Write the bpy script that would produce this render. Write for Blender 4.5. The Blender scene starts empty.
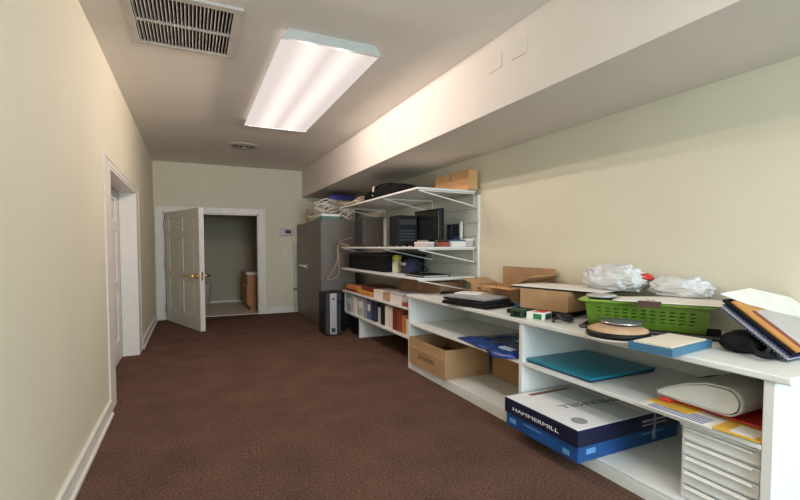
import bpy, bmesh, math, random
from mathutils import Vector, Matrix, noise
random.seed(7)
S = bpy.context.scene
COL = S.collection
PI = math.pi

# ------------------------------------------------------------------ materials
MATS = {}
def mat(name, col, rough=0.6, metal=0.0, var=0.06, scale=8.0, bump=0.0, bscale=200.0, emit=None, trans=0.0, spec=0.5, alpha=1.0, sss=0.0):
    if name in MATS: return MATS[name]
    m = bpy.data.materials.new(name); m.use_nodes = True
    nt = m.node_tree; b = nt.nodes['Principled BSDF']
    b.inputs['Roughness'].default_value = rough
    b.inputs['Metallic'].default_value = metal
    b.inputs['Specular IOR Level'].default_value = spec
    if trans: b.inputs['Transmission Weight'].default_value = trans
    tc = nt.nodes.new('ShaderNodeTexCoord')
    n = nt.nodes.new('ShaderNodeTexNoise'); n.inputs['Scale'].default_value = scale; n.inputs['Detail'].default_value = 5
    nt.links.new(tc.outputs['Object'], n.inputs['Vector'])
    r = nt.nodes.new('ShaderNodeValToRGB')
    lo = [max(0, c*(1-var*1.6)) for c in col]; hi = [min(1, c*(1+var*1.6)) for c in col]
    r.color_ramp.elements[0].color = (*lo, 1); r.color_ramp.elements[1].color = (*hi, 1)
    r.color_ramp.elements[0].position = 0.3; r.color_ramp.elements[1].position = 0.7
    nt.links.new(n.outputs['Fac'], r.inputs['Fac'])
    nt.links.new(r.outputs['Color'], b.inputs['Base Color'])
    if bump:
        n2 = nt.nodes.new('ShaderNodeTexNoise'); n2.inputs['Scale'].default_value = bscale; n2.inputs['Detail'].default_value = 3
        nt.links.new(tc.outputs['Object'], n2.inputs['Vector'])
        bp = nt.nodes.new('ShaderNodeBump'); bp.inputs['Strength'].default_value = bump; bp.inputs['Distance'].default_value = 0.01
        nt.links.new(n2.outputs['Fac'], bp.inputs['Height']); nt.links.new(bp.outputs['Normal'], b.inputs['Normal'])
    if emit:
        b.inputs['Emission Color'].default_value = (*emit[:3], 1); b.inputs['Emission Strength'].default_value = emit[3]
    MATS[name] = m
    return m

def carpet_mat():
    m = mat('carpet', (0.122, 0.069, 0.053), 0.95, var=0.1, scale=3.0, spec=0.1)
    nt = m.node_tree; b = nt.nodes['Principled BSDF']
    tc = nt.nodes.new('ShaderNodeTexCoord')
    n = nt.nodes.new('ShaderNodeTexNoise'); n.inputs['Scale'].default_value = 70; n.inputs['Detail'].default_value = 8; n.inputs['Roughness'].default_value = 0.8
    nt.links.new(tc.outputs['Object'], n.inputs['Vector'])
    r = nt.nodes.new('ShaderNodeValToRGB')
    r.color_ramp.elements[0].color = (0.22, 0.21, 0.20, 1); r.color_ramp.elements[1].color = (1.95, 1.9, 1.8, 1)
    r.color_ramp.elements[0].position = 0.33; r.color_ramp.elements[1].position = 0.68
    nt.links.new(n.outputs['Fac'], r.inputs['Fac'])
    mx = nt.nodes.new('ShaderNodeMixRGB'); mx.blend_type = 'MULTIPLY'; mx.inputs['Fac'].default_value = 1
    old = [l for l in nt.links if l.to_socket == b.inputs['Base Color']][0].from_socket
    nt.links.new(old, mx.inputs['Color1']); nt.links.new(r.outputs['Color'], mx.inputs['Color2'])
    nt.links.new(mx.outputs['Color'], b.inputs['Base Color'])
    bp = nt.nodes.new('ShaderNodeBump'); bp.inputs['Strength'].default_value = 0.8; bp.inputs['Distance'].default_value = 0.012
    nt.links.new(n.outputs['Fac'], bp.inputs['Height']); nt.links.new(bp.outputs['Normal'], b.inputs['Normal'])
    return m

def wood_mat(name, c1, c2, rough=0.45, sc=3.0):
    m = mat(name, c1, rough); nt = m.node_tree; b = nt.nodes['Principled BSDF']
    tc = nt.nodes.new('ShaderNodeTexCoord'); mp = nt.nodes.new('ShaderNodeMapping'); mp.inputs['Scale'].default_value = (6, 6, .6)
    n = nt.nodes.new('ShaderNodeTexNoise'); n.inputs['Scale'].default_value = sc; n.inputs['Detail'].default_value = 8; n.inputs['Distortion'].default_value = 1.2
    r = nt.nodes.new('ShaderNodeValToRGB'); r.color_ramp.elements[0].color = (*c1, 1); r.color_ramp.elements[1].color = (*c2, 1)
    nt.links.new(tc.outputs['Object'], mp.inputs['Vector']); nt.links.new(mp.outputs['Vector'], n.inputs['Vector'])
    nt.links.new(n.outputs['Fac'], r.inputs['Fac']); nt.links.new(r.outputs['Color'], b.inputs['Base Color'])
    return m

M_wall   = mat('cream_wall_paint', (0.66, 0.62, 0.485), 0.75, var=0.015, scale=1.5, bump=0.06, bscale=120)
M_ceil   = mat('ceiling_paint', (0.78, 0.74, 0.68), 0.85, var=0.02, scale=1.5, bump=0.08, bscale=160)
M_soff   = mat('soffit_paint', (0.68, 0.64, 0.585), 0.8, var=0.015, scale=1.5, bump=0.06, bscale=140)
M_trim   = mat('white_trim_paint', (0.72, 0.69, 0.63), 0.4, var=0.02)
M_door   = mat('white_door_paint', (0.74, 0.70, 0.63), 0.42, var=0.03)
M_carpet = carpet_mat()
M_tile   = mat('bathroom_tile', (0.74, 0.65, 0.53), 0.4, var=0.06)
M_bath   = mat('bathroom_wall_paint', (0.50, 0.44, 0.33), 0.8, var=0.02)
M_white  = mat('white_laminate', (0.74, 0.76, 0.74), 0.42, var=0.02, scale=4)
M_whitem = mat('white_metal', (0.78, 0.77, 0.73), 0.4, var=0.02)
M_slat   = mat('slatwall_white', (0.66, 0.66, 0.58), 0.5, var=0.02)
M_grey   = mat('grey_cabinet_steel', (0.175, 0.155, 0.135), 0.42, metal=0.25, var=0.05, scale=2)
M_chrome = mat('chrome', (0.75, 0.74, 0.72), 0.2, metal=1.0, var=0.02)
M_brass  = mat('brass', (0.78, 0.55, 0.22), 0.25, metal=1.0, var=0.03)
M_card   = mat('cardboard', (0.43, 0.26, 0.13), 0.85, var=0.06, scale=5, bump=0.05)
M_card2  = mat('cardboard_tan', (0.40, 0.235, 0.12), 0.85, var=0.07, scale=6, bump=0.05)
M_cardlt = mat('cardboard_orange', (0.60, 0.34, 0.15), 0.8, var=0.06, scale=6)
M_carddk = mat('cardboard_inside', (0.22, 0.12, 0.065), 0.9, var=0.06)
M_tape   = mat('packing_tape', (0.46, 0.30, 0.16), 0.25, var=0.03)
M_ink    = mat('brown_print', (0.13, 0.075, 0.04), 0.8, var=0.05)
M_black  = mat('black_plastic', (0.008, 0.008, 0.010), 0.45, var=0.15, spec=0.25)
M_blackm = mat('black_matte', (0.009, 0.009, 0.010), 0.8, var=0.2, spec=0.12, scale=20)
M_dkgrey = mat('dark_grey_plastic', (0.024, 0.024, 0.028), 0.5, var=0.1)
M_screen = mat('dark_screen', (0.012, 0.011, 0.012), 0.18, var=0.1)
M_silver = mat('silver_plastic', (0.48, 0.46, 0.47), 0.35, metal=0.3, var=0.04)
M_taupe  = mat('taupe_case', (0.058, 0.046, 0.037), 0.5, var=0.08)
M_laptop = mat('laptop_grey', (0.44, 0.44, 0.46), 0.4, metal=0.3, var=0.04)
M_paper  = mat('white_paper', (0.80, 0.77, 0.72), 0.8, var=0.02, scale=3)
M_cream  = mat('cream_paper', (0.76, 0.69, 0.56), 0.8, var=0.04, scale=3)
M_green  = mat('green_plastic', (0.088, 0.175, 0.012), 0.35, var=0.05)
M_greenr = mat('green_rim_plastic', (0.22, 0.37, 0.04), 0.35, var=0.05)
M_bag    = mat('white_bag_plastic', (0.72, 0.73, 0.74), 0.3, var=0.05, scale=10, trans=0.1)
M_red    = mat('red_plastic', (0.62, 0.05, 0.035), 0.45, var=0.08)
M_teal   = mat('teal_cover', (0.006, 0.20, 0.30), 0.35, var=0.04)
M_navy   = mat('navy_card', (0.007, 0.010, 0.04), 0.4, var=0.1)
M_blue   = mat('blue_card', (0.010, 0.075, 0.26), 0.4, var=0.1, scale=6)
M_bluepl = mat('blue_wrap_plastic', (0.010, 0.042, 0.20), 0.25, var=0.35, scale=9)
M_ltblue = mat('light_blue_plastic', (0.05, 0.155, 0.26), 0.4, var=0.04)
M_royal  = mat('royal_blue_plastic', (0.05, 0.05, 0.26), 0.4, var=0.06)
M_tan    = mat('tan_fabric', (0.50, 0.33, 0.20), 0.8, var=0.08, scale=12)
M_steel  = mat('blue_grey_metal', (0.12, 0.15, 0.19), 0.35, metal=0.5, var=0.05)
M_cable  = mat('beige_cable', (0.62, 0.53, 0.38), 0.5, var=0.05)
M_cablew = mat('white_cable', (0.76, 0.72, 0.64), 0.45, var=0.04)
M_cabtan = mat('tan_cord', (0.36, 0.27, 0.15), 0.6, var=0.06)
M_cableb = mat('black_cable', (0.02, 0.02, 0.022), 0.5, var=0.1)
M_orange = mat('orange_card', (0.60, 0.22, 0.05), 0.6, var=0.08, scale=6)
M_yel    = mat('yellow_card', (0.72, 0.42, 0.05), 0.6, var=0.08, scale=6)
M_maroon = mat('maroon_cover', (0.20, 0.03, 0.025), 0.5, var=0.08)
M_rust   = mat('rust_cover', (0.28, 0.07, 0.035), 0.55, var=0.08)
M_bblue  = mat('binder_blue', (0.10, 0.13, 0.24), 0.5, var=0.08)
M_ltgrey = mat('light_grey_card', (0.52, 0.51, 0.49), 0.6, var=0.04)
M_dgreen = mat('dark_green_card', (0.01, 0.055, 0.03), 0.5, var=0.1)
M_clear  = mat('frosted_plastic', (0.84, 0.87, 0.88), 0.3, var=0.02)
M_teald  = mat('sea_green_plastic', (0.10, 0.22, 0.17), 0.4, var=0.06)
M_lidw   = mat('white_print', (0.78, 0.78, 0.78), 0.5, var=0.02)
M_gold   = mat('amber_plastic', (0.45, 0.40, 0.05), 0.35, var=0.1)
M_catalog= mat('glossy_page', (0.56, 0.57, 0.54), 0.35, var=0.04, scale=5)
M_vanity = wood_mat('vanity_oak', (0.30, 0.11, 0.03), (0.50, 0.21, 0.06))
M_glass  = mat('window_glass', (0.9, 0.95, 0.95), 0.02, var=0.0, trans=1.0)

def light_mat(name, base, strength, stripes):
    m = bpy.data.materials.new(name); m.use_nodes = True; nt = m.node_tree; b = nt.nodes['Principled BSDF']
    b.inputs['Base Color'].default_value = (*base, 1); b.inputs['Roughness'].default_value = 1.0; b.inputs['Specular IOR Level'].default_value = 0.0
    tc = nt.nodes.new('ShaderNodeTexCoord'); sx = nt.nodes.new('ShaderNodeSeparateXYZ')
    nt.links.new(tc.outputs['Object'], sx.inputs[0])
    ab = nt.nodes.new('ShaderNodeMath'); ab.operation = 'ABSOLUTE'; nt.links.new(sx.outputs['X'], ab.inputs[0])
    sb = nt.nodes.new('ShaderNodeMath'); sb.operation = 'SUBTRACT'; sb.inputs[1].default_value = stripes; nt.links.new(ab.outputs[0], sb.inputs[0])
    a2 = nt.nodes.new('ShaderNodeMath'); a2.operation = 'ABSOLUTE'; nt.links.new(sb.outputs[0], a2.inputs[0])
    mr = nt.nodes.new('ShaderNodeMapRange'); mr.interpolation_type = 'SMOOTHSTEP'
    mr.inputs['From Min'].default_value = 0.0; mr.inputs['From Max'].default_value = 0.15
    mr.inputs['To Min'].default_value = strength*1.22; mr.inputs['To Max'].default_value = strength*0.86
    nt.links.new(a2.outputs[0], mr.inputs['Value'])
    nt.links.new(mr.outputs[0], b.inputs['Emission Strength'])
    b.inputs['Emission Color'].default_value = (1.0, 0.87, 0.81, 1)
    return m

# ------------------------------------------------------------------ mesh builder
class B:
    def __init__(self): self.bm = bmesh.new()
    def box(self, x0, x1, y0, y1, z0, z1, bev=0.0, M=None, seg=2):
        t = bmesh.new()
        vs = [t.verts.new((x, y, z)) for x in (x0, x1) for y in (y0, y1) for z in (z0, z1)]
        for f in ((0,1,3,2),(4,6,7,5),(0,4,5,1),(2,3,7,6),(0,2,6,4),(1,5,7,3)): t.faces.new([vs[i] for i in f])
        if bev: bmesh.ops.bevel(t, geom=list(t.edges), offset=bev, segments=seg, affect='EDGES', profile=0.5)
        return self._add(t, M)
    def _add(self, t, M=None):
        if M is not None: t.transform(M)
        me = bpy.data.meshes.new('tmp'); t.to_mesh(me); t.free(); self.bm.from_mesh(me); bpy.data.meshes.remove(me)
        return self
    def cyl(self, p, r, h, n=24, r2=None, axis='Z', M=None):
        t = bmesh.new()
        bmesh.ops.create_cone(t, cap_ends=True, segments=n, radius1=r, radius2=r if r2 is None else r2, depth=h)
        R = Matrix.Identity(4)
        if axis == 'X': R = Matrix.Rotation(PI/2, 4, 'Y')
        if axis == 'Y': R = Matrix.Rotation(PI/2, 4, 'X')
        t.transform(Matrix.Translation(p) @ R)
        return self._add(t, M)
    def lathe(self, prof, n=40, c=(0,0,0), M=None, cap=True):
        t = bmesh.new(); rings = []
        for r, z in prof:
            rings.append([t.verts.new((c[0]+r*math.cos(2*PI*i/n), c[1]+r*math.sin(2*PI*i/n), c[2]+z)) for i in range(n)])
        for a, b in zip(rings, rings[1:]):
            for i in range(n): t.faces.new((a[i], a[(i+1) % n], b[(i+1) % n], b[i]))
        if cap: t.faces.new(rings[0][::-1]); t.faces.new(rings[-1])
        else:
            for i in range(n): t.faces.new((rings[-1][i], rings[-1][(i+1) % n], rings[0][(i+1) % n], rings[0][i]))
        return self._add(t, M)
    def prism(self, pts, z0, z1, M=None):
        t = bmesh.new()
        a = [t.verts.new((x, y, z0)) for x, y in pts]; b = [t.verts.new((x, y, z1)) for x, y in pts]
        n = len(pts); t.faces.new(a[::-1]); t.faces.new(b)
        for i in range(n): t.faces.new((a[i], a[(i+1) % n], b[(i+1) % n], b[i]))
        bmesh.ops.recalc_face_normals(t, faces=t.faces)
        return self._add(t, M)
    def tube(self, pts, r, n=8, closed=False):
        t = bmesh.new(); P = [Vector(p) for p in pts]; rings = []; up = Vector((0.13, 0.27, 0.95)).normalized()
        for i, p in enumerate(P):
            if closed: d = P[(i+1) % len(P)] - P[i-1]
            else: d = P[min(i+1, len(P)-1)] - P[max(i-1, 0)]
            d.normalize(); u = d.cross(up)
            if u.length < 1e-4: u = d.cross(Vector((1, 0, 0)))
            u.normalize(); v = d.cross(u)
            rings.append([t.verts.new(p + r*(math.cos(2*PI*k/n)*u + math.sin(2*PI*k/n)*v)) for k in range(n)])
        m = len(rings)
        for i in range(m if closed else m-1):
            a, b = rings[i], rings[(i+1) % m]
            for k in range(n): t.faces.new((a[k], a[(k+1) % n], b[(k+1) % n], b[k]))
        if not closed: t.faces.new(rings[0][::-1]); t.faces.new(rings[-1])
        return self._add(t)
    def grid(self, fn, nu, nv, skip=None):
        t = bmesh.new(); g = [[t.verts.new(fn(i/nu, j/nv)) for j in range(nv+1)] for i in range(nu+1)]
        for i in range(nu):
            for j in range(nv):
                if skip and skip(i, j): continue
                t.faces.new((g[i][j], g[i+1][j], g[i+1][j+1], g[i][j+1]))
        return self._add(t)
    def build(self, name, m, parent=None, smooth=False, origin=None, recalc=True):
        bm = self.bm
        if recalc: bmesh.ops.recalc_face_normals(bm, faces=bm.faces)
        off = Vector((0, 0, 0))
        if parent is None and origin is not None: off = Vector(origin)
        if off.length: bmesh.ops.translate(bm, verts=bm.verts, vec=-off)
        me = bpy.data.meshes.new(name); bm.to_mesh(me); bm.free()
        me.materials.append(m)
        if smooth:
            for p in me.polygons: p.use_smooth = True
        o = bpy.data.objects.new(name, me); COL.objects.link(o); o.location = off
        if parent is not None: o.parent = parent
        return o

def solidify(o, t, off=0):
    md = o.modifiers.new('thickness', 'SOLIDIFY'); md.thickness = t; md.offset = off
    return o

def thing(name, label, cat, loc=(0,0,0), rz=0.0, group=None):
    o = bpy.data.objects.new(name, None); COL.objects.link(o); o.empty_display_size = 0.05
    o.location = loc; o.rotation_euler = (0, 0, rz); o['label'] = label; o['category'] = cat
    if group: o['group'] = group
    return o
def tag(o, label, cat, group=None, kind=None):
    o['label'] = label; o['category'] = cat
    if group: o['group'] = group
    if kind: o['kind'] = kind
    return o
def struct(o, label=None):
    o['kind'] = 'structure'
    if label: o['label'] = label
    return o
def dup(root, loc, rz, label, group=None):
    r = root.copy(); COL.objects.link(r); r.location = loc; r.rotation_euler = (0, 0, rz); r['label'] = label
    if group: r['group'] = group
    for ch in list(root.children):
        c = ch.copy(); COL.objects.link(c); c.parent = r
        for g in list(ch.children):
            d = g.copy(); COL.objects.link(d); d.parent = c
    return r
def lettering(body, size, m, parent, M, name='lettering', ext=0.0008, align='CENTER', sx=1.0):
    cu = bpy.data.curves.new(name, 'FONT'); cu.body = body; cu.size = size; cu.extrude = ext
    cu.align_x = align; cu.align_y = 'CENTER'
    tmp = bpy.data.objects.new('tmp', cu); COL.objects.link(tmp)
    dg = bpy.context.evaluated_depsgraph_get(); me = bpy.data.meshes.new_from_object(tmp.evaluated_get(dg))
    bpy.data.objects.remove(tmp); bpy.data.curves.remove(cu)
    me.transform(Matrix.Diagonal((sx, 1, 1, 1))); me.transform(M); me.materials.clear(); me.materials.append(m); me.name = name
    o = bpy.data.objects.new(name, me); COL.objects.link(o); o.parent = parent
    return o
def catmull(pts, per=8, closed=False):
    P = [Vector(p) for p in pts]; n = len(P); out = []
    for i in range(n if closed else n-1):
        g = (lambda k: P[k % n]) if closed else (lambda k: P[max(0, min(n-1, k))])
        a, b, c, d = g(i-1), g(i), g(i+1), g(i+2)
        for s in range(per):
            t = s/per
            out.append(0.5*((2*b)+(c-a)*t+(2*a-5*b+4*c-d)*t*t+(3*b-a-3*c+d)*t**3))
    if not closed: out.append(P[-1])
    return out

# ------------------------------------------------------------------ dimensions
XL, XS, XW = -0.575, 1.93, 2.75        # left wall, soffit face, right wall
YF, YB = 8.5, -2.6                     # far wall, wall behind the camera
ZC, ZS = 2.70, 2.20                    # ceiling, soffit underside
DY0, DY1, DH = 4.12, 5.88, 1.885       # doorway in the left wall
FX0, FX1, FH = -0.440, 1.118, 1.845     # doorway in the far wall

# ------------------------------------------------------------------ setting
struct(B().box(XL-0.3, XW+0.2, YB-0.15, YF+0.06, -0.1, 0).build('floor', M_carpet))
struct(B().box(XL-0.3, XW+0.2, YB-0.15, YF+0.12, ZC, ZC+0.1).build('ceiling', M_ceil))
w = B(); w.box(XL-0.3, XL, YB, DY0, 0, ZC); w.box(XL-0.3, XL, DY1, YF, 0, ZC); w.box(XL-0.3, XL, DY0, DY1, DH, ZC)
struct(w.build('wall_left', M_wall))
struct(B().box(XW, XW+0.12, YB, YF, 0, ZC).build('wall_right', M_wall))
w = B(); w.box(XL-0.3, FX0, YF, YF+0.12, 0, ZC); w.box(FX1, XW+0.12, YF, YF+0.12, 0, ZC); w.box(FX0, FX1, YF, YF+0.12, FH, ZC)
struct(w.build('wall_far', M_wall))
WX0, WX1, WZ0, WZ1 = 0.0, 2.2, 0.75, 2.35
w = B(); w.box(XL-0.3, WX0, YB-0.15, YB, 0, ZC); w.box(WX1, XW+0.12, YB-0.15, YB, 0, ZC)
w.box(WX0, WX1, YB-0.15, YB, 0, WZ0); w.box(WX0, WX1, YB-0.15, YB, WZ1, ZC)
struct(w.build('wall_back', M_wall))
win = B(); t = 0.05
win.box(WX0, WX1, YB-0.10, YB-0.05, WZ0, WZ0+t); win.box(WX0, WX1, YB-0.10, YB-0.05, WZ1-t, WZ1)
win.box(WX0, WX0+t, YB-0.10, YB-0.05, WZ0, WZ1); win.box(WX1-t, WX1, YB-0.10, YB-0.05, WZ0, WZ1); win.box(1.075, 1.125, YB-0.10, YB-0.05, WZ0, WZ1)
struct(win.build('window_1', M_trim))
struct(B().box(XS, XW, YB, YF, ZS, ZC, 0.004).build('wall_soffit', M_soff))

# bathroom beyond the far door
struct(B().box(-0.9, 1.95, YF+0.06, 10.76, -0.1, -0.002).build('floor_bathroom', M_tile))
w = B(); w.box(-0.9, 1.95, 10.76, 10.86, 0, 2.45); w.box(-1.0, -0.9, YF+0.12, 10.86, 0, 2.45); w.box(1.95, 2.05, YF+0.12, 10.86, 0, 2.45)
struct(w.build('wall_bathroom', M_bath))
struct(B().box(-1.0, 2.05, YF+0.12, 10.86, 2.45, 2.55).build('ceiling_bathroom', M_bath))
struct(B().box(-0.9, 1.0, 10.752, 10.76, 0, 0.03, 0.003).build('baseboard_bathroom', M_trim))

# baseboards (with cap bead)
def base_y(name, x0, x1, y0, y1, side):
    b = B(); b.box(x0, x1, y0, y1, 0, 0.10)
    xo = x1 + 0.006 if side > 0 else x0 - 0.006
    b.box(min(x0, xo), max(x1, xo), y0, y1, 0.10, 0.115); b.box(min(x0, xo)-(0.008 if side < 0 else 0), max(x1, xo)+(0.008 if side > 0 else 0), y0, y1, 0, 0.018)
    return struct(b.build(name, M_trim))
base_y('baseboard_left', XL, XL+0.014, YB, DY0-0.285, 1)
base_y('baseboard_left_far', XL, XL+0.014, DY1+0.285, YF, 1)
b = B(); b.box(FX1+0.125, XW, YF-0.014, YF, 0, 0.095); b.box(FX1+0.125, XW, YF-0.02, YF, 0.095, 0.11)
struct(b.build('baseboard_far', M_trim))

# door casings and jambs
cw, ct = 0.28, 0.055
b = B()
b.box(XL, XL+0.006, DY0-cw, DY0, 0, DH+ct, 0.002); b.box(XL, XL+0.006, DY1, DY1+cw, 0, DH+ct, 0.002); b.box(XL, XL+0.006, DY0, DY1, DH, DH+ct, 0.002)
b.box(XL+0.005, XL+0.010, DY0-cw, DY0-cw+0.06, 0, DH+ct, 0.002); b.box(XL+0.005, XL+0.010, DY1+cw-0.06, DY1+cw, 0, DH+ct, 0.002); b.box(XL+0.005, XL+0.010, DY0-cw+.06, DY1+cw-.06, DH+ct-0.018, DH+ct, 0.002)
b.box(XL-0.3, XL+0.002, DY1-0.022, DY1, 0, DH); b.box(XL-0.3, XL+0.002, DY0, DY0+0.022, 0, DH); b.box(XL-0.3, XL+0.002, DY0, DY1, DH-0.022, DH)
b.box(XL-0.16, XL-0.148, DY1-0.04, DY1-0.02, 0, DH-0.02)
struct(b.build('trim_1', M_trim), 'white casing and jambs round the left doorway')
b = B()
b.box(FX0-0.12, FX0, YF-0.022, YF, 0, FH+0.1, 0.005); b.box(FX1, FX1+0.125, YF-0.022, YF, 0, FH+0.1, 0.005); b.box(FX0, FX1, YF-0.022, YF, FH, FH+0.1, 0.005)
b.box(FX1+0.095, FX1+0.125, YF-0.032, YF-0.018, 0, FH+0.1, 0.003); b.box(FX0-0.12, FX0-0.09, YF-0.032, YF-0.018, 0, FH+0.1, 0.003)
b.box(FX0, FX0+0.02, YF-0.002, YF+0.14, 0, FH); b.box(FX1-0.02, FX1, YF-0.002, YF+0.14, 0, FH); b.box(FX0, FX1, YF-0.002, YF+0.14, FH-0.02, FH)
b.box(FX0+0.02, FX1-0.02, YF+0.03, YF+0.1, 0, 0.012, 0.004)
struct(b.build('trim_2', M_trim), 'white casing and jambs round the far doorway')

# six-panel door leaf (local: hinge at origin, leaf along +X, thickness in Y)
def panel_door(W, H, T):
    b = B()
    st, mid = 0.17*W/1.0*0.75, 0.12*W*0.7
    cols = [(st, W/2-mid/2), (W/2+mid/2, W-st)]
    rows = [(0.12*H, 0.40*H), (0.475*H, 0.76*H), (0.82*H, 0.94*H)]
    d = 0.012
    b.box(0, W, d, T-d, 0, H)                                     # core, recessed level
    for y0, y1 in ((0, d), (T-d, T)):
        b.box(0, cols[0][0], y0, y1, 0, H); b.box(cols[1][1], W, y0, y1, 0, H); b.box(cols[0][1], cols[1][0], y0, y1, 0, H)
        for c in cols:
            zz = [0]+[z for r in rows for z in r]+[H]
            for i in range(0, len(zz), 2): b.box(c[0], c[1], y0, y1, zz[i], zz[i+1])
            for r in rows:
                e = 0.03*W
                b.box(c[0]+e, c[1]-e, min(y0+0.003, y1-0.003) if y0 == 0 else y0, y1 if y0 == 0 else y1-0.003, r[0]+e, r[1]-e, 0.003)
    return b
d1 = panel_door(DY1-DY0-0.05, DH-0.03, 0.04).build('door_1', M_door)
d1.location = (XL-0.165, DY0+0.025, 0.004); d1.rotation_euler = (0, 0, PI/2); struct(d1, 'closed white six-panel door in the left wall')
LW = 1.47
d2 = panel_door(LW, FH-0.025, 0.07).build('door_2', M_door)
ang = math.atan2(7.03-8.44, 0.105+0.405)
d2.location = (-0.405, 8.44, 0.006); d2.rotation_euler = (0, 0, ang); struct(d2, 'open white six-panel door at the end of the hall')
for sgn in (-1, 1):
    yy = 0.0 if sgn < 0 else 0.07
    h = B(); h.cyl((LW-0.10, yy+sgn*0.008, 0.815), 0.045, 0.016, axis='Y'); h.cyl((LW-0.10, yy+sgn*0.06, 0.815), 0.016, 0.11, axis='Y')
    h.tube(catmull([(LW-0.10, yy+sgn*0.11, 0.815), (LW-0.16, yy+sgn*0.115, 0.82), (LW-0.26, yy+sgn*0.115, 0.812), (LW-0.35, yy+sgn*0.11, 0.82)], 5), 0.014, 10)
    h.build('door_handle', M_brass, d2, True)
B().box(LW-0.001, LW+0.003, 0.022, 0.048, 0.75, 0.88).build('latch_plate', M_brass, d2)
for z in (0.2, 0.95, 1.62):
    h = B(); h.cyl((-0.012, 0.0, z), 0.014, 0.13, 12); h.box(-0.012, 0.0, 0.0, 0.06, z-0.065, z+0.065); h.build('hinge', mat('hinge_metal', (0.25, 0.2, 0.15), 0.4, metal=0.8), d2)

# ------------------------------------------------------------------ bathroom things
v = thing('bathroom_vanity', 'oak bathroom vanity with pale top seen through the open far doorway', 'vanity', (1.47, 9.55, 0))
x0, x1, y0, y1 = -0.485, 0.47, -0.41, 0.55
b = B(); b.box(x0, x1, y0, y1, 0.07, 0.70, 0.004); b.box(x0+0.05, x1, y0+0.01, y1, 0, 0.07); b.build('body', M_vanity, v)
for i in range(2):
    a = y0+0.03+i*0.46
    d = B(); d.box(x0-0.018, x0, a, a+0.42, 0.12, 0.52, 0.004); d.box(x0-0.024, x0-0.016, a+0.06, a+0.36, 0.17, 0.47, 0.004); d = d.build('door', M_vanity, v)
    B().cyl((x0-0.03, a+0.36-0.3*i, 0.48), 0.014, 0.02, 12, axis='X').build('knob', M_brass, d)
B().box(x0-0.018, x0, y0+0.03, y1-0.03, 0.55, 0.68, 0.004).build('drawer_front', M_vanity, v)
b = B(); b.box(x0-0.03, x1, y0-0.02, y1+0.02, 0.70, 0.745, 0.008); b.box(x1-0.03, x1, y0, y1, 0.745, 0.83, 0.005); b.build('countertop', M_paper, v)
b = B(); b.tube(catmull([(0.3, 0.07, 0.745), (0.3, 0.07, 0.86), (0.24, 0.07, 0.9), (0.16, 0.07, 0.87)], 6), 0.013, 10); b.build('faucet', M_chrome, v, True)
p = [(0.085, 0), (0.115, 0.40), (0.122, 0.42), (0.118, 0.43), (0.108, 0.42), (0.08, 0.02)]
wb = thing('waste_bin', 'pale waste bin standing by the back wall of the dim bathroom', 'waste bin', (0.25, 10.45, 0))
B().lathe(p, 28).build('body', mat('bin_plastic', (0.55, 0.5, 0.45), 0.5), wb, True)
B().lathe([(0.126, 0.415), (0.128, 0.43), (0.11, 0.47), (0.03, 0.485), (0.001, 0.486)], 28).build('lid', mat('bin_lid', (0.5, 0.44, 0.4), 0.5), wb, True)

# ------------------------------------------------------------------ ceiling things
M_diff = light_mat('lamp_diffuser', (0.0, 0.0, 0.0), 0.92, 0.13)
M_diff2 = light_mat('added_light_diffuser', (0.9, 0.88, 0.85), 6.0, 0.13)  # for the added light behind the camera
def fixture(name, label, x, y, L=2.36, W=0.71, grp=None, md=None):
    f = thing(name, label, 'ceiling light', (x, y, ZC), 0, grp)
    h = B(); 
    for y0_ in (-L/2, L/2-0.03):
        h._add(B().prism([(-W/2, -0.066), (W/2, -0.066), (W/2-0.045, 0), (-W/2+0.045, 0)], 0, 0.03).bm, Matrix.Translation((0, y0_+0.03, 0)) @ Matrix.Rotation(PI/2, 4, 'X'))
    h.box(-W/2+0.06, W/2-0.06, -L/2+0.03, L/2-0.03, -0.04, 0)
    h.build('housing', mat('fixture_housing', (0.50, 0.52, 0.50), 0.5), f)
    d = B()
    prof = [(-W/2+0.035, -0.01), (-W/2+0.003, -0.056), (-W/2+0.012, -0.064), (W/2-0.012, -0.064), (W/2-0.003, -0.056), (W/2-0.035, -0.01)]
    t = bmesh.new(); ra = [[t.verts.new((px, yy, pz)) for px, pz in prof] for yy in (-L/2+0.03, L/2-0.03)]
    for i in range(len(prof)-1): t.faces.new((ra[0][i], ra[0][i+1], ra[1][i+1], ra[1][i]))
    t.faces.new(ra[0]); t.faces.new(ra[1][::-1]); d._add(t)
    d.build('diffuser', md or M_diff, f)
    return f
fixture('ceiling_light', 'long white fluorescent wrap light glowing on the ceiling', 0.917, 4.19)

# return air grille
vx, vy = -0.02, 3.27
g = thing('ceiling_vent', 'large rectangular return air grille with dark slots beside the ceiling light', 'ceiling vent', (vx, vy, ZC))
gw, gl = 0.335, 0.385
b = B(); e = 0.055
b.box(-gw, gw, -gl, -gl+e, -0.018, 0, 0.004); b.box(-gw, gw, gl-e, gl, -0.018, 0, 0.004); b.box(-gw, -gw+e, -gl+e, gl-e, -0.018, 0, 0.004); b.box(gw-e, gw, -gl+e, gl-e, -0.018, 0, 0.004)
b.box(-gw+e, gw-e, -0.01, 0.01, -0.016, 0); b.build('frame', mat('vent_frame', (0.56, 0.52, 0.47), 0.6), g)
B().box(-gw+e, gw-e, -gl+e, gl-e, -0.003, 0).build('shade_backing', M_blackm, g)  # black sheet painted as the shade behind the slots; ceiling has no hole
b = B(); n = 26
for i in range(n):
    x = -gw+e+0.012+i*(2*(gw-e)-0.024)/(n-1)
    b.box(-0.0012, 0.0012, -gl+e, gl-e, -0.009, 0.007, M=Matrix.Translation((x, 0, -0.008)) @ Matrix.Rotation(0.6, 4, 'Y'))
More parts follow.
